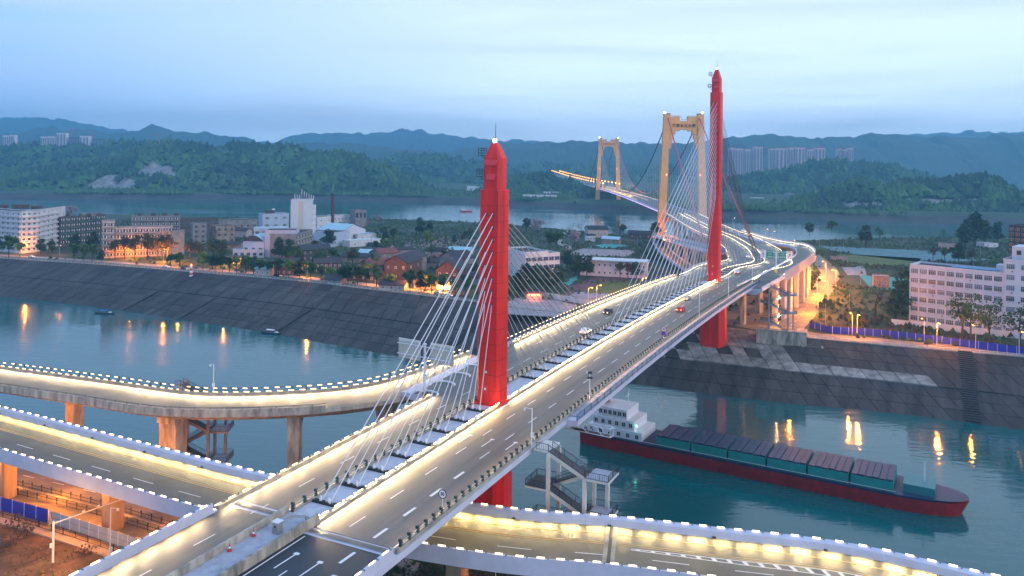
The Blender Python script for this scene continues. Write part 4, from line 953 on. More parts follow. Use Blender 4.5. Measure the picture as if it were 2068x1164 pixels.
def blk(name, label, pl, pr, dep, topy, rows_, cf, cs, wall_m, roof=ROOFD, wm_=W_APT, side=1, **k):
    poly = rect(pl, pr, dep); H = top_z((pl[0]+pr[0])/2, topy, (poly[0].y+poly[1].y)/2)-15
    f = [(0, cf)] if cf else []
    if cs: f.append((side, cs))
    return building(name, label, poly, 15, H, wall_m, roof, rows_, f, wm_, **k), H, poly
GB = M('green_band', (.05, .16, .13), .8)
t, H, _ = blk('apartment_block', 'brown five-storey flats with green balcony strips beside the white curved block', (120, 497), (212, 488), 14, 437, 5, 9, 0, DKW, wm_=W_BAL, bands=(GB, .5, .8), lift=.6)
b = MB(); R_ = random.Random(4)
for k in range(9): b.box((-16+k*4, R_.uniform(-2, 4), H+1), (R_.uniform(1.5, 3.5), 2.5, R_.uniform(1.2, 3)), [DKW, GREYW, ROOFB][k % 7 == 4 and 2 or k % 2])
b.obj('roof_shed', t)
blk('apartment_block', 'weathered pale flats with open loggias glowing in lamplight behind the orange trees', (232, 521), (348, 517), 12, 461, 5, 10, 0, PINKW, wm_=W_BAL, bands=(OLD, .5, .9), lift=.6)
blk('apartment_block', 'narrow pale end block of the lamplit weathered flats, one bay wide', (205, 523), (231, 522), 14, 449, 6, 2, 0, M('end_bay', (.5, .44, .42), .9, var=.3, vscale=.3), wm_=W_BAL, bands=(OLD, .5, .9), lift=.6)
blk('end_wall_block', 'blank grey gable wall closing off the weathered flats', (346, 520), (372, 517), 14, 467, 5, 0, 0, GREYW)
t, H, _ = blk('apartment_block', 'long flats with dark roof sheds rising behind the weathered flats', (264, 490), (362, 488), 13, 438, 5, 8, 0, GREYW, wm_=W_BAL, bands=(DKW, .5, .8), lift=.6)
b = MB(); [b.box((x, 2, H+1.2), (3, 3, 2.4), DKW) for x in (-14, -3, 6, 16)]; b.obj('roof_shed', t)
blk('small_block', 'small grey four-storey block with two window columns in front of a dark roof', (389, 493), (417, 492), 12, 453, 4, 2, 0, GREYW, wm_=W_DARK)
blk('workshop', 'long brick workshop with dark roof behind the small grey block', (362, 478), (440, 474), 16, 444, 2, 8, 0, DKW, wm_=W_DARK)
blk('workshop', 'low long shed with near-black roof by the wide river', (442, 470), (520, 466), 18, 446, 1, 6, 0, GREYW, wm_=W_DARK)
blk('small_block', 'grey-brown two-storey block between the sheds and the blue factory', (436, 492), (474, 490), 14, 458, 3, 3, 2, OLD, wm_=W_DARK)
t, H, _ = blk('factory_office', 'pale blue three-storey office with a domed tank on its roof', (530, 478), (583, 476), 14, 433, 3, 3, 0, BLUW, wm_=W_OFF)
b = MB(); b.box((-4, 2, H+1.6), (7, 6, 3.2), DKW); b.tube([(-1, 2, H+3.2), (-1, 2, H+4.4)], 1.3, STEELW, 10); b.obj('roof_tank', t)
t, H, pl_ = blk('white_tower_block', 'tall white windowless-looking tower block with roof antennas', (586, 497), (627, 497), 14, 406, 9, 1, 3, M('tower_white', (.6, .63, .68), .8, var=.08, vscale=.1), wm_=W_SM, parapet=1)
b = MB(); b.box((0, -7.1, H/2), (5.5, .15, H*.98), M('cream_strip', (.62, .55, .42), .8)); b.obj('cream_strip', t)
b = MB(); R_ = random.Random(8)
for k in range(9):
    x = -6+k*1.9; h = R_.uniform(4, 9); b.tube([(x, R_.uniform(-4, 4), H), (x, 0, H+h)], .1, STEELW, 4)
    for j in range(3): b.box((x, .3, H+h-.4-j*1.3), (.5, .3, .9), STEELW)
b.obj('antenna_mast', t)
blk('stair_wing', 'white stepped wing with small openings on the tower block side', (628, 497), (637, 494), 12, 416, 7, 2, 3, WHITEW, wm_=W_SM)
t, H, _ = blk('factory_block', 'lavender blank-fronted factory block with a corner opening', (534, 520), (596, 520), 18, 467, 2, 0, 0, LAVW)
b = MB(); b.box((8, -9.1, H-5), (5, .2, 5), GLASSD); b.box((0, -9.06, H-12), (20, .1, .5), BLUW); b.obj('loading_opening', t)
blk('parking_block', 'open-sided grey parking block with slanting decks beside the lavender factory', (597, 521), (631, 508), 22, 470, 4, 6, 0, GREYW, wm_=W_BAL, bands=(CONC, .8, .6), lift=.6)
def arched(label, pl, pr, dep, eavey, rise, wall_m, roof_m):
    poly = rect(pl, pr, dep); H = top_z(pl[0], eavey, poly[0].y)-15; t = building('arched_hall', label, poly, 15, H, wall_m, roof_m, 1, ((0, 3),), W_DARK, parapet=0)
    c = sum(poly, Vector())/4; L_ = (poly[1]-poly[0]).length; b = MB(); n = 10; az = math.atan2((poly[1]-poly[0]).y, (poly[1]-poly[0]).x)
    pr_ = [(-L_/2+L_*i/n, rise*math.sin(PI*i/n)) for i in range(n+1)]; vs = [(x, -dep/2-.4, H+z) for x, z in pr_]+[(x, dep/2+.4, H+z) for x, z in pr_]
    b.add(vs, [(i, i+1, n+2+i, n+1+i) for i in range(n)], roof_m); b.add(vs, [tuple(range(n+1))], GLASSD); b.obj('arched_roof', t, (0, 0, 0), az); return t
arched('white-roofed arched hall with dark fan window in front of the lavender block', (490, 519), (533, 520), 20, 487, 4.2, BLUW, ROOFC)
blk('low_factory', 'low pale blue flat building running along the front of the arched hall', (470, 521), (533, 521), 10, 506, 1, 5, 0, BLUW, ROOFB, wm_=W_DARK)
blk('low_factory', 'white flat-roofed shed with blue roof sheet below the tower block', (512, 490), (582, 489), 18, 463, 2, 5, 0, WHITEW, ROOFC, wm_=W_OFF)
def gable(name, label, pl, pr, dep, eavey, rise, wall_m, roof_m, rows_=1, cf=3, wm_=W_DARK, ax='x', over=.6, group=None, cat='house', cs=0):
    poly = rect(pl, pr, dep); H = top_z(pl[0], eavey, poly[0].y)-15; H = max(H, 2.5)
    t = building(name, label, poly, 15, H, wall_m, roof_m, rows_, ((0, cf), (1, cs)) if cs else ((0, cf),), wm_, parapet=0, group=group, cat=cat)
    L_ = (poly[1]-poly[0]).length; az = math.atan2((poly[1]-poly[0]).y, (poly[1]-poly[0]).x); b = MB(); X, Y = L_/2+over, dep/2+over
    if ax == 'x': vs = [(-X, -Y, H+.01), (X, -Y, H+.01), (X, 0, H+rise), (-X, 0, H+rise), (-X, Y, H+.01), (X, Y, H+.01)]; fs = [(0, 1, 2, 3), (3, 2, 5, 4)]; gf = [(0, 3, 4), (1, 5, 2)]
    else: vs = [(-X, -Y, H+.01), (-X, Y, H+.01), (0, Y, H+rise), (0, -Y, H+rise), (X, -Y, H+.01), (X, Y, H+.01)]; fs = [(0, 3, 2, 1), (3, 4, 5, 2)]; gf = [(0, 4, 3), (1, 2, 5)]
    b.add([(x, y, z+.25) for x, y, z in vs]+vs, fs+[tuple(6+k for k in f[::-1]) for f in fs], roof_m)
    ins = [(x*(1-over/X), y*(1-over/Y), z) for x, y, z in vs]; b.add(ins, gf, wall_m); b.obj('gable_roof', t, (0, 0, 0), az); return t
gable('factory_hall', 'white gabled hall with pale roof and notch, behind the round dark tree', (690, 492), (738, 486), 26, 468, 5, WHITEW, ROOFC, ax='y', cat='building')
blk('factory_hall', 'pale low hall with light roof right of the tower block', (634, 487), (672, 485), 22, 468, 1, 3, 0, WHITEW, ROOFC, wm_=W_SM)
blk('factory_hall', 'grey-blue flat hall in front of the white gabled hall', (668, 500), (705, 494), 16, 470, 2, 2, 4, BLUW, ROOFD, wm_=W_SM)
blk('works_building', 'white two-storey works building at the foot of the brick chimney', (640, 464), (672, 462), 14, 439, 2, 2, 0, WHITEW, ROOFD, wm_=W_SM)
blk('works_building', 'long white works wing with end tower by the river', (673, 461), (709, 459), 12, 436, 2, 5, 0, WHITEW, ROOFD, wm_=W_SM)
blk('concrete_bin_house', 'square grey concrete block with three dark openings near the river', (717, 462), (740, 461), 12, 426, 2, 3, 0, GREYW, wm_=win(2.6, 5, 'bin_opening', GLASSD, GREYW, 1, False), first=1)
p = P(671, 462, 15); t = thing('factory_chimney', p, 'tall tapering brick chimney by the works beside the wide river', 'chimney'); Hc = top_z(670, 392, p.y)-15
b = MB(); b.tube([(0, 0, -.5), (0, 0, Hc)], 2.0, M('chimney_brick', (.12, .05, .045), .9, var=.4, vscale=.3), 12, r2=1.5); b.obj('stack', t); b = MB(); b.tube([(0, 0, Hc-1), (0, 0, Hc+.2)], 1.75, DARK, 12); b.obj('stack_rim', t)
blk('blue_shed', 'small blue-roofed shed beside the white gabled hall', (722, 490), (760, 488), 14, 474, 1, 2, 0, WHITEW, ROOFB, wm_=W_SM)
blk('blue_shed', 'long pale sheet-roofed shed beside the blue-roofed shed', (706, 500), (770, 495), 10, 486, 1, 3, 0, WHITEW, ROOFC, wm_=W_SM)
# village of brick houses behind the promenade
HS = [('brick gabled house with slate roof, gable end to the promenade', (776, 566), (822, 569), 20, 530, 4.2, BRICK, ROOFT, 'y', 3, 2),
 ('big brick house with dark gable next to the near red tower', (880, 575), (925, 578), 20, 545, 5, BRICK, ROOFT, 'y', 3, 0),
 ('red-roofed cottage beside the brick gabled house', (752, 560), (790, 556), 14, 538, 3.2, OLD, ROOFR, 'x', 3, 0),
 ('small red-tiled house behind the slate roofs', (768, 532), (806, 528), 12, 514, 3, OLD, ROOFR, 'x', 3, 0),
 ('dark slate house behind the brick gabled house', (826, 562), (862, 548), 14, 528, 3.5, GREYW, ROOFT, 'x', 4, 0),
 ('long open-fronted dark-roofed shelter with pale posts', (636, 551), (690, 549), 12, 533, 2.5, DKW, ROOFT, 'x', 6, 0),
 ('low dark-roofed shed beneath the round trees', (706, 566), (760, 570), 12, 553, 3, DKW, ROOFT, 'x', 3, 0),
 ('brick row house with flat eaves near the promenade lamps', (536, 556), (600, 557), 12, 530, 2, BRICK, ROOFT, 'x', 6, 0),
 ('small red-brick annex with a square door by the rubble ground', (878, 532), (912, 533), 9, 520, 1.5, BRICK, ROOFR, 'x', 2, 0),
 ('grey gabled house showing between the stay cables', (920, 556), (958, 552), 16, 524, 4, GREYW, ROOFT, 'x', 3, 0),
 ('dark barn with broad roof behind the promenade shrubs', (610, 528), (668, 525), 14, 506, 3, DKW, ROOFT, 'x', 5, 0),
 ('pale-walled house with small windows behind the red roofs', (803, 526), (836, 523), 10, 506, 1.2, GREYW, ROOFD, 'x', 3, 0)]
for l_, pl, pr, d, ey, ri, wm2, rm, ax, cf, cs in HS: gable('village_house', l_, pl, pr, d, ey, ri, wm2, rm, 2 if ey < 546 else 1, cf, W_SM, ax, cs=cs, group='village houses behind the promenade')
for l_, pl, pr, d, ey, ri, wm2, rm in (('brown riverside cottage with low dark roof among bare trees', (1188, 480), (1228, 480), 14, 464, 3, PINKW, ROOFD), ('low long dark farm shed between the bare tree and the peach tower', (1268, 482), (1318, 484), 14, 472, 2.5, DKW, ROOFD), ('white-walled hut below the brown riverside cottage', (1185, 488), (1202, 488), 8, 476, 1, WHITEW, ROOFD)):
    gable('cottage', l_, pl, pr, d, ey, ri, wm2, rm, 1, 3, W_SM)
FILL = [(655, 574, 'narrow slate-roofed cottage among the round trees', 0), (690, 530, 'grey cottage with tilted slate roof above the open shelter', 0), (724, 524, 'flat-roofed pale hut by the slender tree', 2), (740, 506, 'low brown hut at the edge of the rubble', 1),
 (842, 540, 'slate-roofed house between the brick gable and the red tower', 0), (858, 520, 'brown-roofed house just below the rubble slope', 1), (600, 500, 'small pale house tucked behind the parking block', 2), (500, 545, 'dark cottage beside the glowing shop', 0), (515, 556, 'tin-roofed lean-to near the glowing shop', 2),
 (726, 548, 'rust-roofed cottage behind the low dark shed', 3), (836, 583, 'slate-roofed promenade cottage near the lit eatery', 0), (945, 574, 'brown-roofed cottage glimpsed through the stays', 1), (905, 514, 'pale-roofed hut near the red-brick annex', 2), (440, 505, 'dark-roofed house behind the broad dark trees', 0),
 (460, 478, 'long slate-roofed shed by the grey-brown block', 0), (1215, 492, 'tin-roofed farm hut in the riverside meadow', 2), (1335, 494, 'dark farm hut below the peach tower lamps', 0), (1020, 545, 'low shed wedged between the near red tower and the school', 1), (765, 585, 'dark-roofed stall cottage behind the promenade trees', 0)]
for i, (px, py, l_, kk) in enumerate(FILL):
    wd = 9+(i*7) % 8; gable('village_house', l_, (px, py), (px+wd*3.4, py+2), 8+(i*5) % 5, py-9-(i % 3)*2, 2.2, [GREYW, OLD, PINKW, DKW][(kk+i) % 4], [ROOFT, ROOFD, ROOFC, ROOFR][kk], 1, 3, W_SM, group='village houses behind the promenade')
# white school and long two-storey block
W_CLS = win(3.4, 2.4, 'class_window', M('glass_blue', (.04, .07, .16), .2), FRAMEW, 2, False, d=.3)
t, H, pS = blk('school_building', 'white three-storey school with a row of big square windows', (1060, 566), (1130, 561), 14, 515, 3, 6, 0, WHITEW, ROOFD, wm_=W_CLS, parapet=1.0)
t, H, _ = blk('school_wing', 'white windowed side wing stepping up behind the school', (1018, 552), (1058, 565), 16, 508, 3, 4, 0, WHITEW, ROOFD, wm_=W_SM, parapet=1.2)
t, H, pW = blk('long_white_block', 'long white two-storey block under a ribbed pale roof beyond the sports ground', (1172, 556), (1305, 563), 12, 529, 2, 12, 0, WHITEW, ROOFC, wm_=W_SM, parapet=0)
b = MB(); L_ = (pW[1]-pW[0]).length; az = math.atan2((pW[1]-pW[0]).y, (pW[1]-pW[0]).x)
for k in range(30): b.box((-L_/2+L_*(k+.5)/30, -1, H+.9), (1.0, 14, .25), STEELW)
b.box((0, -1, H+.6), (L_+1, 14.5, .3), ROOFC); b.obj('ribbed_roof', t, (0, 0, 0), az)
# right-hand white offices
aR, cR = P(1837, 650, 15), P(2024, 676, 15); dR = (cR-aR).normalized(); nR = Vector((-dR.y, dR.x, 0))
HR = top_z(1838, 537, aR.y)-15
OFFW = M('office_white', (.6, .62, .68), .8, var=.12, vscale=.15, stretch=(1, 1, .3))
t = building('office_block', 'white six-storey office block with ten window bays and blue roof strip', [aR, cR, cR+nR*14, aR+nR*14], 15, HR, OFFW, ROOFD, 6, ((0, 10),), W_OFF, parapet=.9, ac=.22, cat='building')
b = MB(); 
for k in range(11): b.box((-(cR-aR).length/2+(cR-aR).length*k/10, -7.05, HR/2), (.5, .25, HR), OFFW)
b.obj('pilaster', t, (0, 0, 0), math.atan2(dR.y, dR.x), kind='stuff')
b = MB(); b.box((6, 1, HR+.6), (18, 6, .25), ROOFB); b.box((17, 3, HR+1.6), (6, 6, 3), OFFW); b.obj('roof_sheeting', t, (0, 0, 0), math.atan2(dR.y, dR.x))
a5 = cR+dR*.3-nR*1.0; HT = top_z(2040, 498, a5.y)-15
t = building('office_tower', 'white stair tower block at the frame edge, taller than the office block beside it', [a5, a5+dR*26, a5+dR*26+nR*16, a5+nR*16], 15, HT-6, OFFW, ROOFD, 7, ((0, 5),), W_OFF, parapet=.9, ac=.25)
b = MB(); b.box((0, 1, HT-3), (21, 13, 6), OFFW); b.box((2, 2, HT+1.4), (9, 6, 2.8), WHITEW); [b.box((x, -5.6, HT-2.4), (1.6, .2, 1.8), GLASSD) for x in (-8, -4, 0, 4, 8)]; b.obj('penthouse', t, (0, 0, 0), math.atan2(dR.y, dR.x))
blk('unlit_block', 'dark unlit block of flats rising behind the office tower', (2036, 552), (2110, 560), 20, 459, 9, 6, 0, M('black_wall', (.03, .03, .04), .8), wm_=W_DARK)
b = MB(); a6 = P(1800, 657, 15); c6 = P(2110, 690, 15); t = thing('boundary_wall', a6, 'low white boundary wall in front of the office block', 'wall'); b.beam((0, 0, 1.2), (c6-a6)+Vector((0, 0, 1.2)), .35, 2.6, WHITEW); b.obj('wall', t); b = MB(); b.beam((0, 0, 2.6), (c6-a6)+Vector((0, 0, 2.6)), .5, .2, WHITEW); b.obj('coping', t)
blk('brick_shed', 'small brick shed with pale blue flat roof on the rough ground', (1764, 581), (1796, 583), 8, 560, 1, 2, 0, M('shed_brick', (.3, .2, .17), .9, var=.3, vscale=.5), ROOFC, wm_=W_SM, cat='shed')
blk('red_roof_shed', 'low shed with faded red roof near the far tree clump', (1895, 503), (1928, 505), 10, 495, 1, 2, 0, PINKW, ROOFR, wm_=W_SM, cat='shed')
blk('blue_roof_shed', 'bright blue-roofed shed under the tall tree clump', (1988, 500), (2016, 500), 10, 493, 1, 2, 0, WHITEW, ROOFB, wm_=W_SM, cat='shed')
blk('low_grey_shed', 'long low grey shed at the start of the track, near the orange lamps', (1680, 527), (1712, 528), 6, 521, 1, 3, 0, GREYW, wm_=W_SM, cat='shed')

# ---- far shore: towers and works
HZW = M('highrise_wall', (.62, .5, .52), .85, var=.1, vscale=.02); HZD = M('highrise_bay', (.2, .19, .26), .8)
def highrise(label, x0, x1, ytop, ybase, Y, wall_m=HZW, group='hazy residential towers across the river', crown=True):
    a = PY(x0, ybase, Y); c = PY(x1, ybase, Y); H = PY((x0+x1)/2, ytop, Y).z; w_ = c.x-a.x; t = thing('highrise_tower', Vector(((a.x+c.x)/2, Y, 10)), label, 'tower block', group); z0 = -5
    b = MB(); b.box((0, 0, (H-10+z0)/2), (w_, 16, H-10-z0), wall_m); b.obj('wall', t)
    for k in range(3):
        x = -w_/2+w_*(k+.5)/3; b = MB(); b.box((x, -8.4, (H-14)/2), (w_*.16, 1.4, H-16), HZD); b.obj('window_bay', t)
    if crown: b = MB(); b.box((0, -.5, H-10+1.8), (w_*.6, 10, 3.6), M('crown_red', (.3, .1, .09), .8)); b.obj('roof_crown', t)
    return t
hs = [(1470, 1482), (1483, 1499), (1502, 1515), (1520, 1538), (1552, 1562), (1564, 1588), (1590, 1601), (1603, 1623), (1628, 1641), (1643, 1664), (1689, 1698), (1700, 1708), (1710, 1721)]
for i, (x0, x1) in enumerate(hs):
    highrise('hazy pink-grey residential tower, %s from the red pylon in the row across the river' % ordn(i), x0, x1, 299+(i % 3)*1.5-(2 if i in (3, 5, 7) else 0), 352, 2550)
for i, (x0, x1, yt, dk) in enumerate([(8, 20, 274, 0), (21, 32, 273, 0), (85, 97, 276, 0), (98, 113, 276, 0), (117, 136, 269, 0), (141, 161, 277, 1), (163, 182, 275, 0), (190, 212, 280, 1), (326, 350, 287, 1)]):
    highrise(['white tower block at the far edge of the wooded ridge', 'white tower block paired with the one at the ridge edge', 'low white tower block starting the cluster on the ridge', 'white stepped tower block second in the ridge cluster', 'tallest white tower block on the ridge, beside the crane', 'dark unfinished tower behind the ridge crane', 'white tower block between two dark unfinished ones', 'dark unfinished block at the end of the ridge cluster', 'low dark unfinished block beside the lone crane on the hilltop'][i],
             x0, x1, yt, 300, 2480, M('scaffold_wall', (.09, .14, .14), .8) if dk else M('tower_white_far', (.62, .62, .66), .8), 'tower blocks on the wooded ridge', crown=False)
def crane(label, px, ybase, ytop, Y, jib):
    a = PY(px, ybase, Y); H = PY(px, ytop, Y).z-a.z; t = thing('tower_crane', a, label, 'crane'); m_ = M('crane_steel', (.3, .15, .12), .6)
    b = MB(); b.box((0, 0, H/2-8), (2.4, 2.4, H+16), m_); b.obj('mast', t); b = MB(); b.beam((-jib*.35, 0, H*.86), (jib, 0, H*.86), 1.6, 1.8, m_); b.beam((0, 0, H), (jib*.7, 0, H*.88), .6, .6, m_); b.beam((0, 0, H), (-jib*.3, 0, H*.88), .6, .6, m_); b.obj('jib', t)
crane('tower crane beside the tallest white block on the ridge', 143, 292, 262, 2650, 26); crane('short tower crane between the two dark unfinished blocks', 189, 292, 271, 2650, -22); crane('lone tower crane on the wooded hilltop', 322, 292, 269, 2300, -26)
def farb(name, label, x0, x1, ytop, ybase, dep, wall_m, roof_m=ROOFC, cf=5, rows_=1, z=12):
    a = P(x0, ybase, z); c = P(x1, ybase, z); Y = (a.y+c.y)/2; a.y = c.y = Y; H = max(4, top_z((x0+x1)/2, ytop, Y)-z)
    building(name, label, [a, c, c+Vector((0, dep, 0)), a+Vector((0, dep, 0))], z, H, wall_m, roof_m, rows_, ((0, cf),), win(4, 2.6, 'far_window', GLASSD, FRAMEW, 1, False), parapet=.5)
for a_ in (('riverside_works', 'long white factory shed with pale roof across the river, behind the near red tower', 942, 1028, 378, 389, 40, WHITEW), ('riverside_works', 'long blue-white shed on the opposite bank just past the near red tower', 1030, 1092, 379, 390, 35, WHITEW),
           ('riverside_works', 'pale riverside hall above the concrete slipway', 1056, 1124, 395, 402, 20, WHITEW), ('riverside_works', 'pinkish low building on the opposite bank near the far peach portal', 1140, 1172, 386, 394, 20, PINKW),
           ('riverside_works', 'small white building halfway along the opposite bank', 1098, 1128, 388, 395, 15, WHITEW), ('hill_village', 'cluster of white farm buildings on the hill spur', 846, 872, 350, 357, 30, WHITEW), ('hill_village', 'white farmhouse beside the hill-spur cluster', 876, 902, 347, 355, 30, WHITEW),
           ('riverside_works', 'white-roofed hall on the opposite bank beyond the taller red tower', 1668, 1690, 384, 392, 30, WHITEW), ('riverside_works', 'slanted grey shed near the lone red lamp across the river', 1590, 1604, 391, 402, 20, GREYW),
           ('riverside_works', 'low white hut beside the red lamp across the river', 1520, 1542, 400, 404, 12, WHITEW)):
    farb(*a_)
b = MB(); p = P(1066, 414, 0); b.add([P(1062, 415, 0), P(1102, 415, 0), P(1096, 401, 11), P(1072, 401, 11)], [(0, 1, 2, 3)], M('slip_concrete', (.4, .4, .42), .9)); b.world('concrete_slipway', kind='structure')

# ================================================================== TREES
def leafmesh(name, kind, h, r, n, mat, seed, lobes=9, size=.5, z0=.32, bark=BARK):
    R_ = random.Random(seed); v = []; f = []; L_ = []
    for i in range(lobes):
        a = R_.uniform(0, 2*PI); d = R_.uniform(.1, .62)*r; z = R_.uniform(z0+.12, .86)*h; rr = r*R_.uniform(.3, .52)*(1.15-.5*z/h)
        L_.append((d*math.cos(a), d*math.sin(a), z, rr))
    L_.append((0, 0, h*.8, r*.42)); L_.append((0, 0, h*(z0+.3), r*.6))
    for i in range(n):
        x, y, z, rr = R_.choice(L_); th = R_.uniform(0, 2*PI); ph = math.acos(R_.uniform(-.8, 1)); q = rr*(R_.random()**.35)
        c = Vector((x+q*math.sin(ph)*math.cos(th), y+q*math.sin(ph)*math.sin(th), z+q*math.cos(ph)*.85))
        u = Vector((R_.gauss(0, 1), R_.gauss(0, 1), R_.gauss(0, .6))).normalized(); w_ = u.cross(Vector((R_.gauss(0, 1), R_.gauss(0, 1), R_.gauss(0, 1)))).normalized(); s = size*R_.uniform(.5, 1.3)
        o = len(v); v += [tuple(c+u*s), tuple(c+w_*s*.7), tuple(c-u*s), tuple(c-w_*s*.7)]; f.append((o, o+1, o+2, o+3))
    me = bpy.data.meshes.new(name); me.from_pydata(v, [], f); me.materials.append(mat); me.update()
    b = MB(); b.tube([(0, 0, -.5), (0, 0, h*.2), (r*.05, 0, h*.45), (0, 0, h*.75)], h*.028, bark, 6, r2=h*.008)
    for i in range(5):
        x, y, z, rr = L_[i]; b.tube([(0, 0, h*.28+i*.05*h), (x*.5, y*.5, (z+h*.35)/2), (x, y, z)], h*.012, bark, 4, r2=h*.004)
    return me, b.mesh(name+'_trunk')
def bare(name, h, seed):
    R_ = random.Random(seed); b = MB()
    def br(p, d, l, r, k):
        q = p+d*l; b.tube([p, q], r, BARK, 4, r2=r*.6)
        if k:
            for _ in range(3): br(p.lerp(q, R_.uniform(.55, 1)), (d+Vector((R_.gauss(0, .55), R_.gauss(0, .55), R_.gauss(.1, .3)))).normalized(), l*R_.uniform(.55, .8), r*.55, k-1)
    br(Vector((0, 0, -.3)), Vector((0, 0, 1)), h*.38, h*.022, 4); return b.mesh(name)
TM = {'round': [leafmesh('round_crown', 0, 9, 3.6, 900, FOLN, s, size=.42) for s in (1, 2, 3)], 'spring': [leafmesh('spring_crown', 0, 9, 3.8, 800, FOLY, s, size=.42) for s in (4, 5)],
      'dark': [leafmesh('dark_crown', 0, 9, 4, 1000, FOLD, s, size=.42, z0=.15) for s in (6, 7, 8)], 'olive': [leafmesh('olive_crown', 0, 12, 4.6, 800, FOLO, s, lobes=14, size=.4) for s in (9, 10)],
      'blossom': [leafmesh('blossom_crown', 0, 9, 4.4, 900, BLOS, 11, size=.35)], 'sparse': [leafmesh('sparse_crown', 0, 12, 4.6, 420, FOLN, s, lobes=16, size=.32) for s in (12, 13)],
      'tall': [leafmesh('tall_crown', 0, 16, 5.5, 1500, FOLD, 14, lobes=18, size=.55, z0=.1)]}
BARE = [bare('bare_tree', 12, s) for s in (1, 2)]
def tree(px, py, h, kind, label, group=None, z=15, wf=1.0, loc=None):
    p = loc or P(px, py, z); t = thing(kind if kind.endswith('tree') else {'round': 'street_tree', 'spring': 'spring_tree', 'dark': 'evergreen_tree', 'olive': 'willow_tree', 'blossom': 'blossom_tree', 'sparse': 'plane_tree', 'tall': 'tall_tree', 'bare': 'bare_tree'}[kind], p, label, 'tree', group, random.uniform(0, 6))
    if kind == 'bare': o = place('branches', random.choice(BARE), t); base = 12.
    else:
        cme, tme = random.choice(TM[kind]); base = {'olive': 12., 'sparse': 12., 'tall': 16.}.get(kind, 9.); place('crown', cme, t); place('trunk', tme, t)
    s = h/base*(1.3 if h < 13 else 1.12); t.scale = (s*wf, s*wf, s); EXCL.append((p.x, p.y, 2)); return t
# row along the far promenade
pr_kind = 'round spring round dark round round spring round dark round round spring round dark round round round spring dark round round spring round dark round round'.split()
xs_ = [150, 168, 186, 205, 345, 362, 410, 424, 436, 449, 463, 478, 496, 512, 528, 545, 563, 583, 605, 628, 648, 668, 690, 703, 722, 740, 760, 790, 828, 850, 872, 895, 918, 940]
for i, px in enumerate(xs_):
    x = P(px, 600, 15).x; y0 = ix(TOP, P(px, 560, 15).x); 
    p = Vector((0, 0, 15)); yy = float(np.interp(px, [0, 200, 400, 600, 900], [518, 530, 546, 563, 597]))-1
    k = pr_kind[i % len(pr_kind)]; tree(px, yy, random.uniform(6.5, 9.5), k, '%s promenade tree counting from the white curved flats, %s' % (ordn(i), {'round': 'mid-green and round-crowned', 'spring': 'fresh yellow-green', 'dark': 'dark-leaved'}[k]), 'trees along the far promenade')
wl = [(252, 520, 15), (272, 520, 16), (298, 522, 18), (318, 523, 17), (338, 524, 18), (384, 527, 15), (402, 528, 12), (232, 520, 11)]
for i, (px, py, h) in enumerate(wl): tree(px, py+4, h, 'olive', 'olive-brown lamplit tree, %s in the clump before the weathered flats' % ordn(i), 'orange-lit trees in front of the weathered flats')
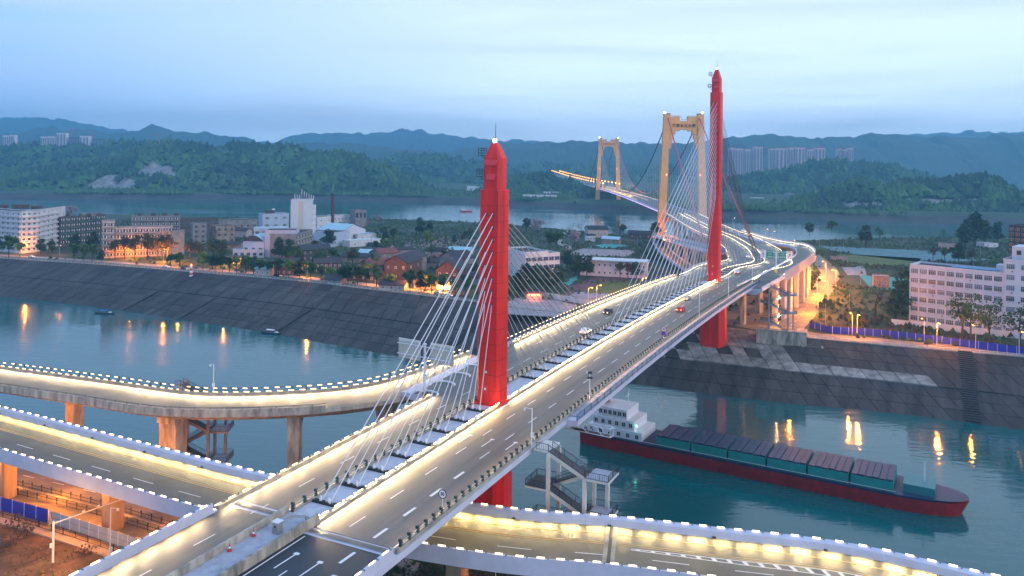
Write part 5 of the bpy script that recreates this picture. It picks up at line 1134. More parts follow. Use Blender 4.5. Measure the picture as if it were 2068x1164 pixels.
misc = [(-5, 520, 14, 'dark', 'large dark-green tree at the frame edge in front of the white curved flats'), (18, 519, 12, 'round', 'bright green tree below the white curved flats, beside the edge tree'), (40, 519, 8, 'spring', 'low green tree catching orange lamplight under the curved flats'),
 (82, 515, 9, 'dark', 'small dark tree at the corner of the white curved flats'), (104, 512, 8, 'dark', 'squat dark tree between the curved flats and the brown flats'), (152, 505, 10, 'dark', 'dark tree before the green-banded flats'), (190, 505, 11, 'dark', 'dark tree at the near end of the green-banded flats'),
 (145, 447, 16, 'blossom', 'pale blossoming tree showing above the brown flats'), (430, 520, 11, 'dark', 'broad dark tree in front of the low blue factory'), (450, 521, 10, 'dark', 'second broad dark tree beside the low blue factory'), (500, 517, 9, 'dark', 'dark shrubby tree by the arched hall'), (563, 523, 12, 'dark', 'tall dark tree against the lavender factory wall'),
 (585, 528, 12, 'dark', 'dark tree at the corner of the parking block'), (600, 540, 12, 'sparse', 'thin-leaved tree before the parking block'), (662, 505, 15, 'dark', 'round dark tree in front of the grey-blue hall'), (640, 545, 12, 'sparse', 'open thin tree by the open-fronted shelter'), (712, 545, 13, 'olive', 'olive tree behind the round promenade trees'),
 (688, 470, 8, 'spring', 'small lime tree by the tower block'), (764, 452, 8, 'blossom', 'pale blossom tree on the river edge near the concrete block'), (808, 448, 8, 'bare', 'leafless tree on the river edge beyond the brick houses'), (776, 489, 11, 'round', 'round green tree on the rubble ground'), (795, 486, 9, 'round', 'smaller round green tree on the rubble ground'),
 (848, 476, 16, 'dark', 'big domed tree above the rubble slope'), (868, 478, 13, 'dark', 'darker tree next to the big domed tree'), (862, 496, 10, 'spring', 'yellow-green tree beside the rubble slope'), (950, 486, 9, 'round', 'green tree glimpsed between the longest stay cables'), (778, 512, 9, 'spring', 'bright lime tree above the red roofs'),
 (1063, 468, 11, 'dark', 'dark tree beside the pale blossom tree past the near red tower'), (1086, 478, 16, 'blossom', 'large pink-white blossom tree on the riverside meadow'), (1110, 505, 12, 'round', 'green tree behind the white school'), (1125, 505, 12, 'round', 'second green tree behind the white school, nearer the gravel plot'), (1160, 500, 12, 'blossom', 'pink-white blossom tree beside the gravel plot'),
 (1155, 477, 13, 'bare', 'leafless tree beside the riverside cottage'), (1174, 474, 14, 'bare', 'taller leafless tree close behind the riverside cottage'), (1252, 492, 22, 'bare', 'tall gnarled leafless tree standing alone before the river'), (1258, 478, 10, 'round', 'green tree at the foot of the gnarled leafless tree'), (1325, 480, 12, 'dark', 'dark tree under the peach tower lamps'),
 (1145, 545, 10, 'dark', 'dark tree between the school and the long white block'), (1168, 562, 11, 'dark', 'dark tree at the end of the long white block'), (1185, 562, 11, 'dark', 'second dark tree at the end of the long white block'), (1252, 566, 9, 'olive', 'olive tree in front of the long white block'), (1268, 567, 9, 'olive', 'second olive tree in front of the long white block'), (1285, 567, 9, 'dark', 'dark tree at the middle of the long white block'),
 (1062, 588, 12, 'dark', 'dark tree below the school windows'), (1085, 590, 12, 'dark', 'bushy dark tree below the school corner'), (1105, 588, 11, 'dark', 'dark tree by the teal court'), (1048, 600, 11, 'dark', 'dark tree hard by the near red tower, behind the cables'), (1126, 582, 10, 'dark', 'low dark tree at the edge of the teal court'),
 (1680, 474, 14, 'round', 'tall leafy tree standing alone against the river'), (1748, 497, 17, 'dark', 'big round dark tree on the rough ground'), (1776, 490, 14, 'sparse', 'pale thin tree beside the big round dark tree'), (1635, 477, 11, 'dark', 'dark shrubby tree at the river edge near the slip road'), (1905, 484, 9, 'sparse', 'thin pale tree on the river edge before the clump'),
 (1948, 504, 22, 'tall', 'broad dark tree at the front of the tall clump'), (1968, 500, 30, 'tall', 'tallest spiky tree of the clump by the river'), (1990, 497, 22, 'tall', 'dark tree at the middle of the tall clump'), (2015, 494, 20, 'tall', 'dark tree at the end of the tall clump'), (1884, 528, 9, 'olive', 'small tree tinged orange beyond the office roof, first of four'), (1908, 529, 9, 'round', 'small tree beyond the office roof, second of four'),
 (1936, 532, 12, 'dark', 'taller dark tree beyond the office roof, third of four'), (1962, 533, 9, 'olive', 'orange-lit tree beyond the office roof, last of four'), (1768, 640, 18, 'bare', 'spreading leafless tree on the rough ground before the offices'), (1826, 610, 15, 'dark', 'tall evergreen against the office block end wall'), (1820, 630, 14, 'dark', 'evergreen low at the office block end wall'), (1810, 652, 12, 'dark', 'evergreen at the end of the boundary wall'),
 (1943, 691, 19, 'sparse', 'plane tree lit orange at its trunk before the boundary wall'), (1998, 703, 18, 'sparse', 'plane tree second along the blue hoarding'), (2060, 712, 18, 'sparse', 'plane tree at the frame edge beside the hoarding'), (1960, 694, 16, 'sparse', 'thin plane tree just behind the orange-lit one'), (1720, 664, 6, 'spring', 'small bushy tree glowing orange behind the hoarding'), (1745, 668, 5, 'olive', 'low bush-like tree behind the hoarding, next to the glowing one')]
for a_ in misc: tree(*a_)

R_ = random.Random(77); sc_l = []
while len(sc_l) < 56:
    px, py = R_.uniform(560, 965), R_.uniform(478, 590)
    if py > 548+(px-560)*.1: continue
    sc_l.append((px, py))
for i, (px, py) in enumerate(sorted(sc_l)):
    k = R_.choice(['round', 'dark', 'dark', 'round', 'spring', 'sparse', 'olive']); tree(px, py, R_.uniform(5, 9), k, '%s of the scattered village trees, counting from the white tower block, %s' % (ordn(i), {'round': 'mid-green', 'dark': 'dark green', 'spring': 'yellow-green', 'sparse': 'thin-leaved', 'olive': 'olive-brown'}[k]), 'trees scattered through the village')
# ground patches
def patch(name, pts, mat, z=15.03): 
    b = MB(); q = [P(x, y, z) for x, y in pts]; b.add(q+[Vector((p.x, p.y, z-.3)) for p in q], [tuple(range(len(q)))[::-1]]+[(i, (i+1) % len(q), len(q)+(i+1) % len(q), len(q)+i) for i in range(len(q))], mat)
    o = b.world(name, kind='structure'); c = sum(q, Vector())/len(q); EXCL.append((c.x, c.y, min((p-c).length for p in q)*.9)); return o
GRASS = M('sports_grass', (.14, .16, .04), .95, var=.6, vscale=.12, col2=(.05, .09, .03)); TEAL = M('teal_court', (.05, .32, .3), .8, var=.15, vscale=.2); TRACK = M('track', (.14, .075, .075), .9, var=.4, vscale=.2)
PLAZ = M('plaza', (.3, .3, .34), .85, var=.4, vscale=.3); GRAV = M('gravel', (.34, .3, .32), .95, var=.5, vscale=.3)
patch('running_track', [(1118, 604), (1150, 578), (1215, 556), (1300, 562), (1330, 580), (1255, 600), (1180, 612)], TRACK); patch('sports_grass', [(1176, 588), (1225, 568), (1290, 567), (1300, 580), (1260, 594), (1190, 592)], GRASS, 15.07)
patch('teal_court', [(1138, 570), (1166, 556), (1166, 566), (1148, 577)], TEAL, 15.07); patch('paved_yard', [(1136, 604), (1165, 589), (1245, 594), (1240, 612), (1180, 614)], PLAZ, 15.06); patch('gravel_plot', [(1140, 516), (1175, 502), (1290, 506), (1265, 518)], GRAV)
patch('green_plot', [(1180, 500), (1235, 490), (1270, 496), (1230, 502)], TEAL); patch('dirt_track', [(1120, 490), (1140, 466), (1149, 466), (1132, 490), (1160, 500), (1150, 504)], M('dirt_pale', (.36, .3, .28), .95))
patch('mown_field', [(1690, 512), (1860, 522), (1850, 540), (1700, 534)], GRASS); patch('netted_plot', [(1655, 497), (1900, 508), (2010, 526), (1860, 530), (1700, 512)], M('net_teal', (.1, .22, .24), .9, var=.4, vscale=.15)); patch('net_cover', [(1735, 556), (1840, 562), (1830, 590), (1760, 584)], TEAL); patch('concrete_yard', [(1700, 540), (1745, 537), (1750, 556), (1712, 556)], PLAZ)
patch('promenade_square', [(1022, 606), (1080, 596), (1170, 618), (1120, 640), (1025, 634)], PLAZ, 15.05)
patch('tennis_lawn', [(520, 522), (560, 522), (552, 529), (500, 528)], GRASS)
# roads on land
def road(name, pts, wid, mat, z=15.05, marks=0):
    sts = curve([tuple(P(x, y, z)) for x, y in pts], 5); o = None; b = MB(); b.sweep(sts, [(-wid/2, 0), (wid/2, 0), (wid/2, -.2), (-wid/2, -.2)], mat); o = b.world(name, kind='structure')
    for sg in (-1, 1): b = MB(); b.sweep(sts, [(sg*(wid/2+.2)-.2, .14), (sg*(wid/2+.2)+.2, .14), (sg*(wid/2+.2)+.2, -.2), (sg*(wid/2+.2)-.2, -.2)], CONC); b.world('kerb', kind='structure')
    for q in every(sts, 1e9 if not marks else 9): 
        if marks: d = MB().box((0, 0, 0), (3.5, .2, .01), WHITE).mesh('dash'); placew('road_dash', d, o, off(q, 0, .02), ang(q), kind='structure')
    for q in every(sts, 12): EXCL.append((q[0], q[1], wid*.62))
    return sts
ROADG = M('ground_road', (.2, .18, .16), .7, var=.4, vscale=.2, bump=.1, bscale=3)
PRM = M('promenade_paving', (.34, .3, .28), .8, var=.35, vscale=.3)
sP1 = road('promenade_road', [(-80, 512), (0, 516), (200, 528), (400, 544), (600, 560), (900, 594)], 7, PRM)
sP2 = road('riverside_road', [(1585, 668), (1640, 678), (1700, 683), (1860, 697), (2068, 716), (2200, 732)], 9, ROADG, marks=1)
sP3 = road('branch_road', [(1638, 515), (1672, 545), (1668, 575), (1640, 605), (1615, 640), (1590, 664)], 11, ROADG, z=15.09, marks=1)
patch('underbridge_road', [(1466, 655), (1470, 600), (1540, 590), (1590, 612), (1615, 640), (1600, 672), (1560, 672)], ROADG, 15.03)

# promenade railing, lamps
def fence(name, label, sts, h, gap, mat, cat='railing', panel=False, pm=None, group=None):
    t = thing(name, Vector(sts[0][:3]), label, cat, group)
    if not panel:
        for z in (h, h*.5): b = MB(); b.sweep(sts, [(-.05, z-.05), (.05, z-.05), (.05, z+.05), (-.05, z+.05)], mat); b.world('rail', t)
        pm_ = MB().box((0, 0, h/2), (.14, .14, h), mat).mesh('fence_post')
        ev = every(sts, gap)
        for q in ev[:290]: placew('post', pm_, t, off(q, 0), ang(q))
    else:
        me = pm or MB().box((0, 0, h/2), (gap-.12, .08, h), mat).mesh('panel'); po = MB().box((0, 0, h/2+.05), (.12, .16, h+.1), STEELW).mesh('panel_post')
        for q in every(sts, gap): placew('panel', me, t, off(q, 0), ang(q)+random.uniform(-.02, .02)); placew('post', po, t, off((*off(q, 0), q[3], q[4], 0), 0)+Vector((q[3], q[4], 0))*gap/2, ang(q))
    return t
fence('promenade_railing', 'long white handrail along the crest of the far slabbed bank', shift([q for q in top if -420 < q[0] < 20], -.4, 0), 1.1, 3, STEELW)
fence('promenade_railing', 'white handrail along the river side of the lamplit road below the offices', shift([q for q in top if 112 < q[0] < 300], -.4, 0), 1.1, 3, STEELW)
BLUP = M('hoarding_blue', (.025, .04, .42), .5, var=.2, vscale=.4)
sF = curve([tuple(P(x, y, 15)) for x, y in ((1640, 664), (1660, 669), (1682, 674), (1760, 679), (1860, 690), (1960, 703), (2090, 720))], 2)
fence('blue_hoarding', 'long blue sheet hoarding beside the lamplit riverside road', sF, 2.9, 3.1, BLUP, 'fence', panel=True)
LP = MB().tube([(0, 0, 0), (0, 0, 9.2)], .14, STEELW, 6, r2=.08).tube([(0, 0, 9.2), (.7, 0, 9.75), (1.8, 0, 9.9)], .07, STEELW, 5).mesh('lamp_pole')
LH = MB().box((2.0, 0, 9.85), (.9, .4, .18), STEELW).box((2.0, 0, 9.7), (.75, .36, .14), ORANGE).mesh('lamp_head')
def lamp(p, rz, label, power=5000, group=None, s=1.0, col=(1, .27, .025)):
    t = thing('street_lamp', p, label, 'street lamp', group, rz); place('pole', LP, t); place('lamp_head', LH, t); t.scale = (s, s, s)
    if power: bulb(Vector((p.x+2*s*math.cos(rz), p.y+2*s*math.sin(rz), p.z+9.3*s)), power, col)
    return t
for i, (px, py, rz) in enumerate(((1640, 548, 0), (1668, 560, 3), (1688, 580, 3), (1672, 606, 3), (1652, 636, 3.1), (1650, 598, 0.2))):
    lamp(P(px, py, 15), rz, ['lit orange lamp nearest the slip road wall, at the top of the branch road', 'lit orange lamp second down the branch road', 'lit orange lamp third down the branch road', 'lit orange lamp fourth down the branch road', 'lit orange lamp at the foot of the branch road', 'lit orange lamp on the inner kerb of the branch road'][i], 30000, 'orange lamps on the branch road', col=(1, .27, .015))
for i, (px, py) in enumerate(((1721, 677), (1731, 678), (1866, 690), (1892, 697), (1970, 705), (2058, 716), (1600, 672))):
    lamp(P(px, py, 15), -1.6 if i % 2 else 1.6, ['lit lamp halfway along the blue hoarding', 'shorter lamp close beside the lit one at the hoarding', 'pale lamp column left of the pair before the plane trees', 'lit lamp in the pair before the orange plane tree', 'lamp among the plane trees', 'pale lamp column at the frame edge', 'lamp by the stair tower foot'][i], 9000 if i in (0, 1, 3, 6) else (4000 if i == 4 else 0), 'lamps on the riverside road', s=.9)
for i, (px, py) in enumerate(((50, 514), (120, 516), (262, 524), (330, 530), (360, 534), (452, 541), (545, 552), (620, 562), (758, 576), (830, 586), (868, 590), (910, 594))):
    lamp(P(px, py, 15), PI/2, 'orange lamp %s along the far promenade starting from the white curved flats' % ordn(i), (2600, 700, 4500, 6000, 3000, 3500, 4200, 3500, 3200, 4800, 5200, 2200)[i]*(4 if i < 7 else 2.2), 'lamps on the far promenade', s=.7)
for i, (px, py, pw) in enumerate(((1205, 612, 3500), (1188, 618, 2200), (1297, 595, 9000), (1325, 478, 3000), (1341, 486, 3000), (1560, 487, 1500), (1600, 507, 1500), (1546, 482, 900), (1480, 456, 700))):
    lamp(P(px, py, 15), 0, ['lit lamp on the square beside the running track', 'dimmer lamp on the square below the white wall', 'brightest orange lamp beside the bridge railing at the track', 'orange lamp under the nearer peach tower', 'orange lamp at the head of the looping slip road', 'orange lamp behind the curved slip road', 'orange lamp outside the curved slip road wall', 'small orange lamp beyond the slip road by the river', 'orange lamp near the anchorage of the red cable'][i], pw*2.2, s=.9)
b = MB()
for px, py in ((1209, 611), (1299, 594)): 
    pass
a7, c7 = P(1095, 601, 15), P(1215, 620, 15); t = thing('site_wall', a7, 'long white wall washed orange by the square lamps', 'wall'); b = MB(); b.beam((0, 0, 1.4), c7-a7+Vector((0, 0, 1.4)), .3, 2.8, WHITEW); b.obj('wall', t); b = MB(); b.beam((0, 0, 2.85), c7-a7+Vector((0, 0, 2.85)), .45, .16, CONC); b.obj('coping', t)
# red-lit stall
p = P(1078, 604, 15); t = thing('market_kiosk', p, 'small kiosk glowing red under a red-brown roof by the near red tower', 'kiosk'); b = MB(); b.box((0, 0, 1.4), (8, 5, 2.8), PINKW); b.obj('booth', t); b = MB(); b.box((0, -2.6, 2.6), (6, .2, .7), REDG); b.obj('sign_band', t); b = MB(); b.prism([(-5, -3.5), (5, -3.5), (5, 3.5), (-5, 3.5)], 3, 3.9, ROOFR, top=[(-3.5, -.3), (3.5, -.3), (3.5, .3), (-3.5, .3)]); b.obj('canopy', t); bulb(p+Vector((0, -5, 3)), 900, (1, .25, .06))
for i, (px, py, l_) in enumerate(((895, 590, 'warmly lit promenade eatery with glowing shopfront beside the near red tower'), (470, 537, 'shop glowing yellow-orange behind the promenade trees'), (575, 553, 'low shop with orange glow under the thin trees'))):
    p = P(px, py, 15); t = thing('promenade_shop', p, l_, 'shop', rz=-.25); b = MB(); b.box((0, 5, 2.6), (11, 7, 5.2), OLD); b.obj('wall', t); b = MB(); b.box((0, 1.3, 2.2), (8, .3, 2.2), M('shop_glow', (1, .6, .25), .5, emit=3, ecol=(1, .5, .15))); b.obj('shopfront', t); b = MB(); b.box((0, 4.5, 5.4), (13, 9.5, .4), ROOFT); b.obj('roof', t); bulb(p+Vector((0, -2, 3.5)), 2500, (1, .5, .14))
# utility poles and masts on the rough ground
UP = MB().tube([(0, 0, 0), (0, 0, 9)], .13, M('pole_grey', (.3, .29, .28), .8), 6).box((0, 0, 8.4), (2.2, .12, .12), DARK).mesh('utility_pole')
for i, (px, py) in enumerate(((1667, 655), (1680, 512), (1703, 512), (1738, 575), (1715, 632), (1768, 520), (668, 560), (585, 545), (750, 500), (1655, 505), (1602, 478), (1980, 520), (1313, 478), (1287, 500))):
    place('utility_pole', UP, None, P(px, py, 15), i*.4, label=['tall pale pole behind the start of the blue hoarding', 'pole at the track by the low grey shed', 'second pole along the netted plot', 'leaning pole beside the concrete yard', 'pole in the scrub below the brick shed', 'pole at the mown field edge', 'pole by the village shelter', 'pole before the brick row house', 'pole on the rubble ground', 'pole near the river lamps', 'pole by the slip road parapet', 'pole near the orange-tinged trees', 'pole by the farm shed', 'pole in the meadow before the farm shed'][i], cat='pole')
# rubble field
b = NPLeaf(); R_ = random.Random(12)
for k in range(1500):
    px = R_.gauss(885, 38); py = R_.gauss(493, 8); 
    if 800 < px < 965 and 472 < py < 512: p = P(px, py, 15.1); b.blob(p, R_.uniform(.4, 1.6), R_.uniform(.5, 1.4), R_)
b.build('rubble_field', M('rubble', (.5, .4, .42), .9, var=.6, vscale=1.5, col2=(.12, .08, .08)), kind='stuff')
# undergrowth over the peninsula
def ok(x, y): return all((x-a)**2+(y-c)**2 > r*r for a, c, r in EXCL)
for nm, mat, cnt, box_ in (('undergrowth', FOL, 15000, (-420, 520, 300, 960)), ('scrub', M('scrub_brown', (.1, .08, .05), .95, var=.7, vscale=.06, col2=(.03, .035, .02)), 5200, (-100, 460, 300, 800)), ('dense_scrub', M('scrub_dark', (.05, .06, .03), .95, var=.7, vscale=.05, col2=(.014, .018, .012)), 5200, (118, 330, 318, 640)), ('low_shrubs', M('shrub_green', (.07, .13, .03), .9, var=.6, vscale=.07, col2=(.02, .045, .02)), 3600, (-420, 460, 300, 900))):
    b = NPLeaf(); R_ = random.Random(cnt); k = 0
    while k < cnt:
        x = R_.uniform(box_[0], box_[1]); y = R_.uniform(box_[2], box_[3])
        if not (ix(TOP, x)+9 < y < ix(REAR, x)-2) or NO.noise((x*.02, y*.02, cnt)) < -.15: k += .2; continue
        k += 1
        if not ok(x, y) or 95 < x < 150 and y < 560 and R_.random() < .8: continue
        s = R_.uniform(.8, 2.3)*(1 if nm == 'scrub' else 1.25); b.blob(Vector((x, y, 15.1+s*.15)), s, s*R_.uniform(.7, 1.5), R_)
    b.build(nm, mat, kind='stuff')
b = NPLeaf(); R_ = random.Random(3)
for i in range(1300):
    q = sF[R_.randrange(len(sF))]; p = off(q, -R_.uniform(2, 16), .2); 
    if p.y < 360: s = R_.uniform(.6, 1.6); b.blob(p, s, s*1.4, R_)
b.build('roadside_shrubs', FOLO, kind='stuff')
b = NPLeaf()
for i in range(1400):
    f = R_.random(); a = P(1560, 628, 15).lerp(P(1608, 560, 15), f); s = R_.uniform(.5, 1.2); b.blob(a+Vector((R_.uniform(-3, 4), R_.uniform(-3, 3), .2)), s, s*1.5, R_)
b.build('verge_hedge', M('hedge_brown', (.12, .07, .035), .9, var=.5, vscale=.3), kind='stuff')

# ================================================================== SIGNS, MASTS AND SMALL THINGS ON THE BRIDGES
bulb(O0+AX*(-1.5)+PR*(3.2)+Vector((0, 0, 39.2)), 110, (1, .38, .06), .3)  # added bulb without a fixture, gives the near tower's foot its warm glow
def text_mesh(s, size, mat, ext=.01, bold=.0):
    c = bpy.data.curves.new('t', 'FONT'); c.body = s; c.size = size; c.align_x = 'CENTER'; c.align_y = 'CENTER'; c.extrude = ext; c.offset = bold
    o = bpy.data.objects.new('t', c); C.objects.link(o); bpy.context.view_layer.update(); me = bpy.data.meshes.new_from_object(o.evaluated_get(bpy.context.evaluated_depsgraph_get())); bpy.data.objects.remove(o)
    me.materials.clear(); me.materials.append(mat); me.transform(Matrix.Rotation(PI/2, 4, 'X')); return me
def disc(r, mat, th=.05, y=0, n=28):
    b = MB(); b.tube([(0, y, 0), (0, y+th, 0)], r, mat, n); return b
SW = M('sign_white', (.8, .8, .85), .5); SR = M('sign_red', (.55, .03, .03), .5); SBK = M('sign_black', (.012, .012, .02), .5); SPU = M('sign_purple', (.12, .01, .32), .5); SG = M('sign_green', (.01, .32, .2), .5)
def speed_sign(s, lat, h, num, ring, label, second=None, r=.62):
    q = at(s); p = off(q, lat, .3); az = ang(q)-PI/2; t = thing('speed_limit_sign', p, label, 'road sign', rz=az)
    b = MB(); b.tube([(0, .08, 0), (0, .08, h+r)], .045, STEELW, 6); b.obj('post', t)
    disc(r, ring, .05).obj('sign_rim', t, (0, 0, h)); disc(r*.8, SW, .02, -.02).obj('sign_face', t, (0, 0, h)); place('numerals', text_mesh(num, r*1.05, SBK, .01, .02), t, (0, -.035, h))
    if second: disc(r*.95, second, .05).obj('second_disc', t, (-.05, 0, h-1.35*r*1.45)); b = MB(); b.box((0, -.03, 0), (.4, .03, .12), SW); b.obj('disc_mark', t, (0, 0, h-1.35*r*1.45-.35))
    return t
speed_sign(-41.5, 15.5, 2.3, '30', SBK, 'round white sign with 30 in a dark ring on the near bridge railing')
speed_sign(68, 15.6, 2.7, '40', SR, 'round 40 sign with a purple disc below it on the mid-span railing', SPU)
# white back of a twin-panel gantry
q = at(5); p = P(857, 790, 38.1); t = thing('twin_panel_gantry', p, 'white twin-panel road sign seen from behind at the slip-road merge', 'road sign', rz=ang(q)-PI/2-.1)
b = MB(); b.tube([(0, 0, 0), (0, 0, 9.2)], .3, STEELW, 10, r2=.24); b.tube([(0, 0, 9.2), (0, 0, 9.5)], .34, STEELW, 10); b.obj('mast', t)
for z in (6.7, 8.8): b = MB(); b.tube([(-7, -.1, z), (7, -.1, z)], .11, STEELW, 6); b.obj('arm', t)
for sg in (-1, 1):
    b = MB(); b.box((sg*4.1, .2, 7.8), (5.6, .08, 4.0), M('sign_back', (.72, .7, .62), .6))
    for k in range(14): b.box((sg*4.1-2.6+k*.4, .12, 7.6), (.08, .1, 3.6), M('sign_back_rib', (.38, .37, .34), .6))
    b.obj('sign_panel', t)
b = MB(); b.box((.4, -.3, 5.2), (.5, .4, .4), STEELW); b.box((.5, -.4, 3.4), (.9, .3, .3), STEELW); b.obj('junction_box', t)
q = at(14); p = off(q, -19.5, .1); t = thing('round_mirror_sign', p, 'small round sign back beside the twin-panel gantry', 'road sign', rz=AXA-PI/2); b = MB(); b.tube([(0, 0, 0), (0, 0, 3)], .05, STEELW, 6); b.obj('post', t); disc(.55, SW).obj('sign_face', t, (0, 0, 3))
# green direction gantry beyond the taller tower
p = P(1567, 550, 36.2); t = thing('direction_gantry', p, 'green and white direction sign gantry where the slip road splits off', 'road sign', rz=-.28)
b = MB(); b.tube([(0, 0, 0), (0, 0, 9.6)], .32, STEELW, 10, r2=.26); b.obj('mast', t); b = MB(); b.box((0, 0, .6), (1.1, 1.1, 1.4), M('crash_amber', (.75, .45, .05), .5)); b.obj('crash_drum', t)
for z in (6.6, 8.8): b = MB(); b.tube([(-6.4, .15, z), (7.2, .15, z)], .1, STEELW, 6); b.obj('arm', t)
for x, w_, m_ in ((-5.6, 2.4, SW), (-2.7, 3.0, SG), (2.7, 3.0, SG), (5.6, 2.4, SW)): b = MB(); b.box((x, 0, 7.9), (w_, .1, 3.7), m_); b.obj('sign_panel', t)
GW = SW
for x in (-2.7, 2.7):
    for r, s in enumerate(('至喜大桥', '点军', '夷陵路')): place('sign_lettering', text_mesh(s, .78, GW), t, (x, -.07, 9.1-r*1.15))
for x, sx in ((-5.6, 0), (5.6, .5)):
    b = MB(); b.add([(-.12, 0, -.9), (.12, 0, -.9), (.12, 0, .5), (.45, 0, .5), (0, 0, 1.1), (-.45, 0, .5), (-.12, 0, .5)], [tuple(range(7))], SBK); o = b.obj('arrow', t, (x, -.07, 7.6)); o.rotation_euler = (0, sx, 0); place('sign_lettering', text_mesh('西陵', .55, SBK), t, (x, -.07, 9.3))
def mast(p, h, label, az=0, arm=1.2, box=True):
    t = thing('camera_mast', p, label, 'mast', rz=az); b = MB(); b.tube([(0, 0, 0), (0, 0, h)], .11, STEELW, 8, r2=.08); b.obj('pole', t); b = MB(); b.tube([(0, 0, h-.1), (-arm, 0, h+.05)], .05, STEELW, 6); b.box((-arm, 0, h-.2), (.3, .3, .4), STEELW); b.obj('camera_arm', t)
    if box: b = MB(); b.box((.05, -.2, h*.3), (.45, .3, .8), STEELW); b.obj('control_box', t)
    return t
q = at(-15); mast(off(q, 16.4, .2), 6.2, 'white camera mast with a cabinet at the head of the near stair tower', 0)
q = at(12); t = mast(off(q, 16.3, .2), 5.4, 'slim mast with dark floodlights beside the bridge railing', 0, .5, False); b = MB(); b.box((0, 0, 5.2), (.8, .5, .4), DARK); b.box((0, 0, 4.2), (1.0, .5, .35), DARK); b.obj('floodlight', t, kind='stuff')
for s_, l_ in ((105, 'thin mast with small arm at mid-span railing'), (150, 'thin mast near the taller tower on the railing'), (200, 'mast beside the head of the far stair tower')): mast(off(at(s_), 16.3, .2), 7, l_, 0, .8, False)
qA = min(sA, key=lambda q_: abs((1034+q_[0]/q_[1]*F)-387)); mast(off(qA, -6.3, .2), 6.0, 'white mast standing on the curved slip road', 0, .7)
# median furniture near the joint
q = at(-56); t = thing('cable_cabinet', off(q, .3, .45), 'grey cabinet with bent duct pipes on the median by the expansion joint', 'cabinet', rz=AXA)
b = MB(); b.box((0, 0, .7), (.9, .9, 1.4), GREYW); b.box((0, 0, 1.45), (1.05, 1.05, .12), STEELW); b.box((-.46, 0, .9), (.03, .3, .3), DARK); b.obj('cabinet_body', t)
for dy in (0, .5): b = MB(); b.tube([(.4, dy-.2, 1.1), (2.2, dy-.9, 1.3), (3.4, dy-2.0, 1.1), (3.6, dy-2.2, -.2)], .1, M('duct', (.25, .26, .3), .5), 6); b.obj('duct_pipe', t)
for i, (s_, la) in enumerate(((-58, -1.7), (-62, -1.6))):
    q = at(s_); t = thing('traffic_cone', off(q, la, .45), ['red traffic cone by the median wall, closer to the joint', 'red traffic cone by the median wall, farther from the joint'][i], 'traffic cone'); b = MB(); b.box((0, 0, .04), (.5, .5, .08), SR); b.obj('foot', t); b = MB(); b.tube([(0, 0, .08), (0, 0, .9)], .2, SR, 10, r2=.04); b.obj('cone', t); b = MB(); b.tube([(0, 0, .35), (0, 0, .55)], .152, SW, 10, r2=.115); b.obj('white_collar', t)
# stair towers
WST = M('stair_white', (.62, .6, .55), .75, var=.12, vscale=.6); TREAD = M('stair_tread', (.12, .12, .13), .8); RAILK = M('rail_dark', (.025, .035, .045), .4)
def stair_tower(o_, az, ztop, zbot, label, drop=3.0, run=6.4, lane=1.9, cols=WST, railm=RAILK, entry=2.5, lit=False, land=3.9, gangway=2.2):
    t = thing('stair_tower', o_, label, 'stair tower', rz=az); base = o_.z
    z = ztop-base; x0, x1 = 0, run; d = 1; fl = 0
    b = MB(); b.box((-gangway/2-.2, .5, z-.15), (gangway+.4, lane*2+1, .28), cols); b.obj('gangway', t)
    def rail_(p, q, name='railing'):
        b = MB(); p = Vector(p); q = Vector(q); b.beam(p+Vector((0, 0, 1.1)), q+Vector((0, 0, 1.1)), .07, .07, railm); b.beam(p+Vector((0, 0, .12)), q+Vector((0, 0, .12)), .05, .05, railm); n = max(2, int((q-p).length/.28))
        for k in range(n+1): c = p.lerp(q, k/n); b.box((c.x, c.y, c.z+.58), (.035 if k % 8 else .09,)*2+(1.05,), railm)
        b.obj(name, t)
    rail_((-gangway, -lane+.1, z), (0, -lane+.1, z)); rail_((-gangway, lane+1.0, z), (x0-land, lane+1, z)) if 0 else None
    while z > zbot-base+1:
        za, zb = z, z-drop; yl = -lane/2-.1 if d == 1 else lane/2+.4; xa, xb = (x0, x1) if d == 1 else (x1, x0); n = int(drop/.17); b = MB()
        for k in range(n): f = (k+.5)/n; b.box((xa+(xb-xa)*f, yl, za+(zb-za)*f+.05), (abs(xb-xa)/n*1.08, lane-.2, .1), TREAD)
        b.obj('stair_tread', t, kind='stuff')
        for sg in (-1, 1): b = MB(); b.beam((xa, yl+sg*lane*.48, za-.3), (xb, yl+sg*lane*.48, zb-.3), .2, .55, cols); b.obj('stringer', t); rail_((xa, yl+sg*lane*.47, za), (xb, yl+sg*lane*.47, zb))
        xm = xb+d*land/2; b = MB(); b.box((xm, .15, zb-.15), (land, lane*2+1.2, .3), cols); b.box((xm, .15, zb+.02), (land-.3, lane*2+.9, .05), TREAD if d < 0 else PAVER); b.obj('landing', t)
        e = xb+d*(land-.1); rail_((e, -lane-.35, zb), (e, lane+.65, zb)); rail_((xb, -lane-.35, zb), (e, -lane-.35, zb)); rail_((xb, lane+.65, zb), (e, lane+.65, zb))
        z = zb; d = -d; fl += 1
    for x in (x0+.1, x1-.1, x1+land*.55):
        for y in (-lane-.2, lane+.5):
            if x > x1 and y < 0: continue
            b = MB(); h = ztop-base-(.4 if x < x1-1 else drop+.3); b.box((x, y, h/2-3), (.55, .55, h+6), cols); b.obj('column', t)
    if lit:
        for k in range(fl): 
            b = MB(); b.box((x1*.5, .2, ztop-base-drop*(k+.3)), (.35, .35, .5), LED); b.obj('stair_light', t); bulb(o_+Vector((x1*.5*math.cos(az), x1*.5*math.sin(az), ztop-base-drop*(k+.3)-.6)), 350, (1, .7, .35), .2)
    return t
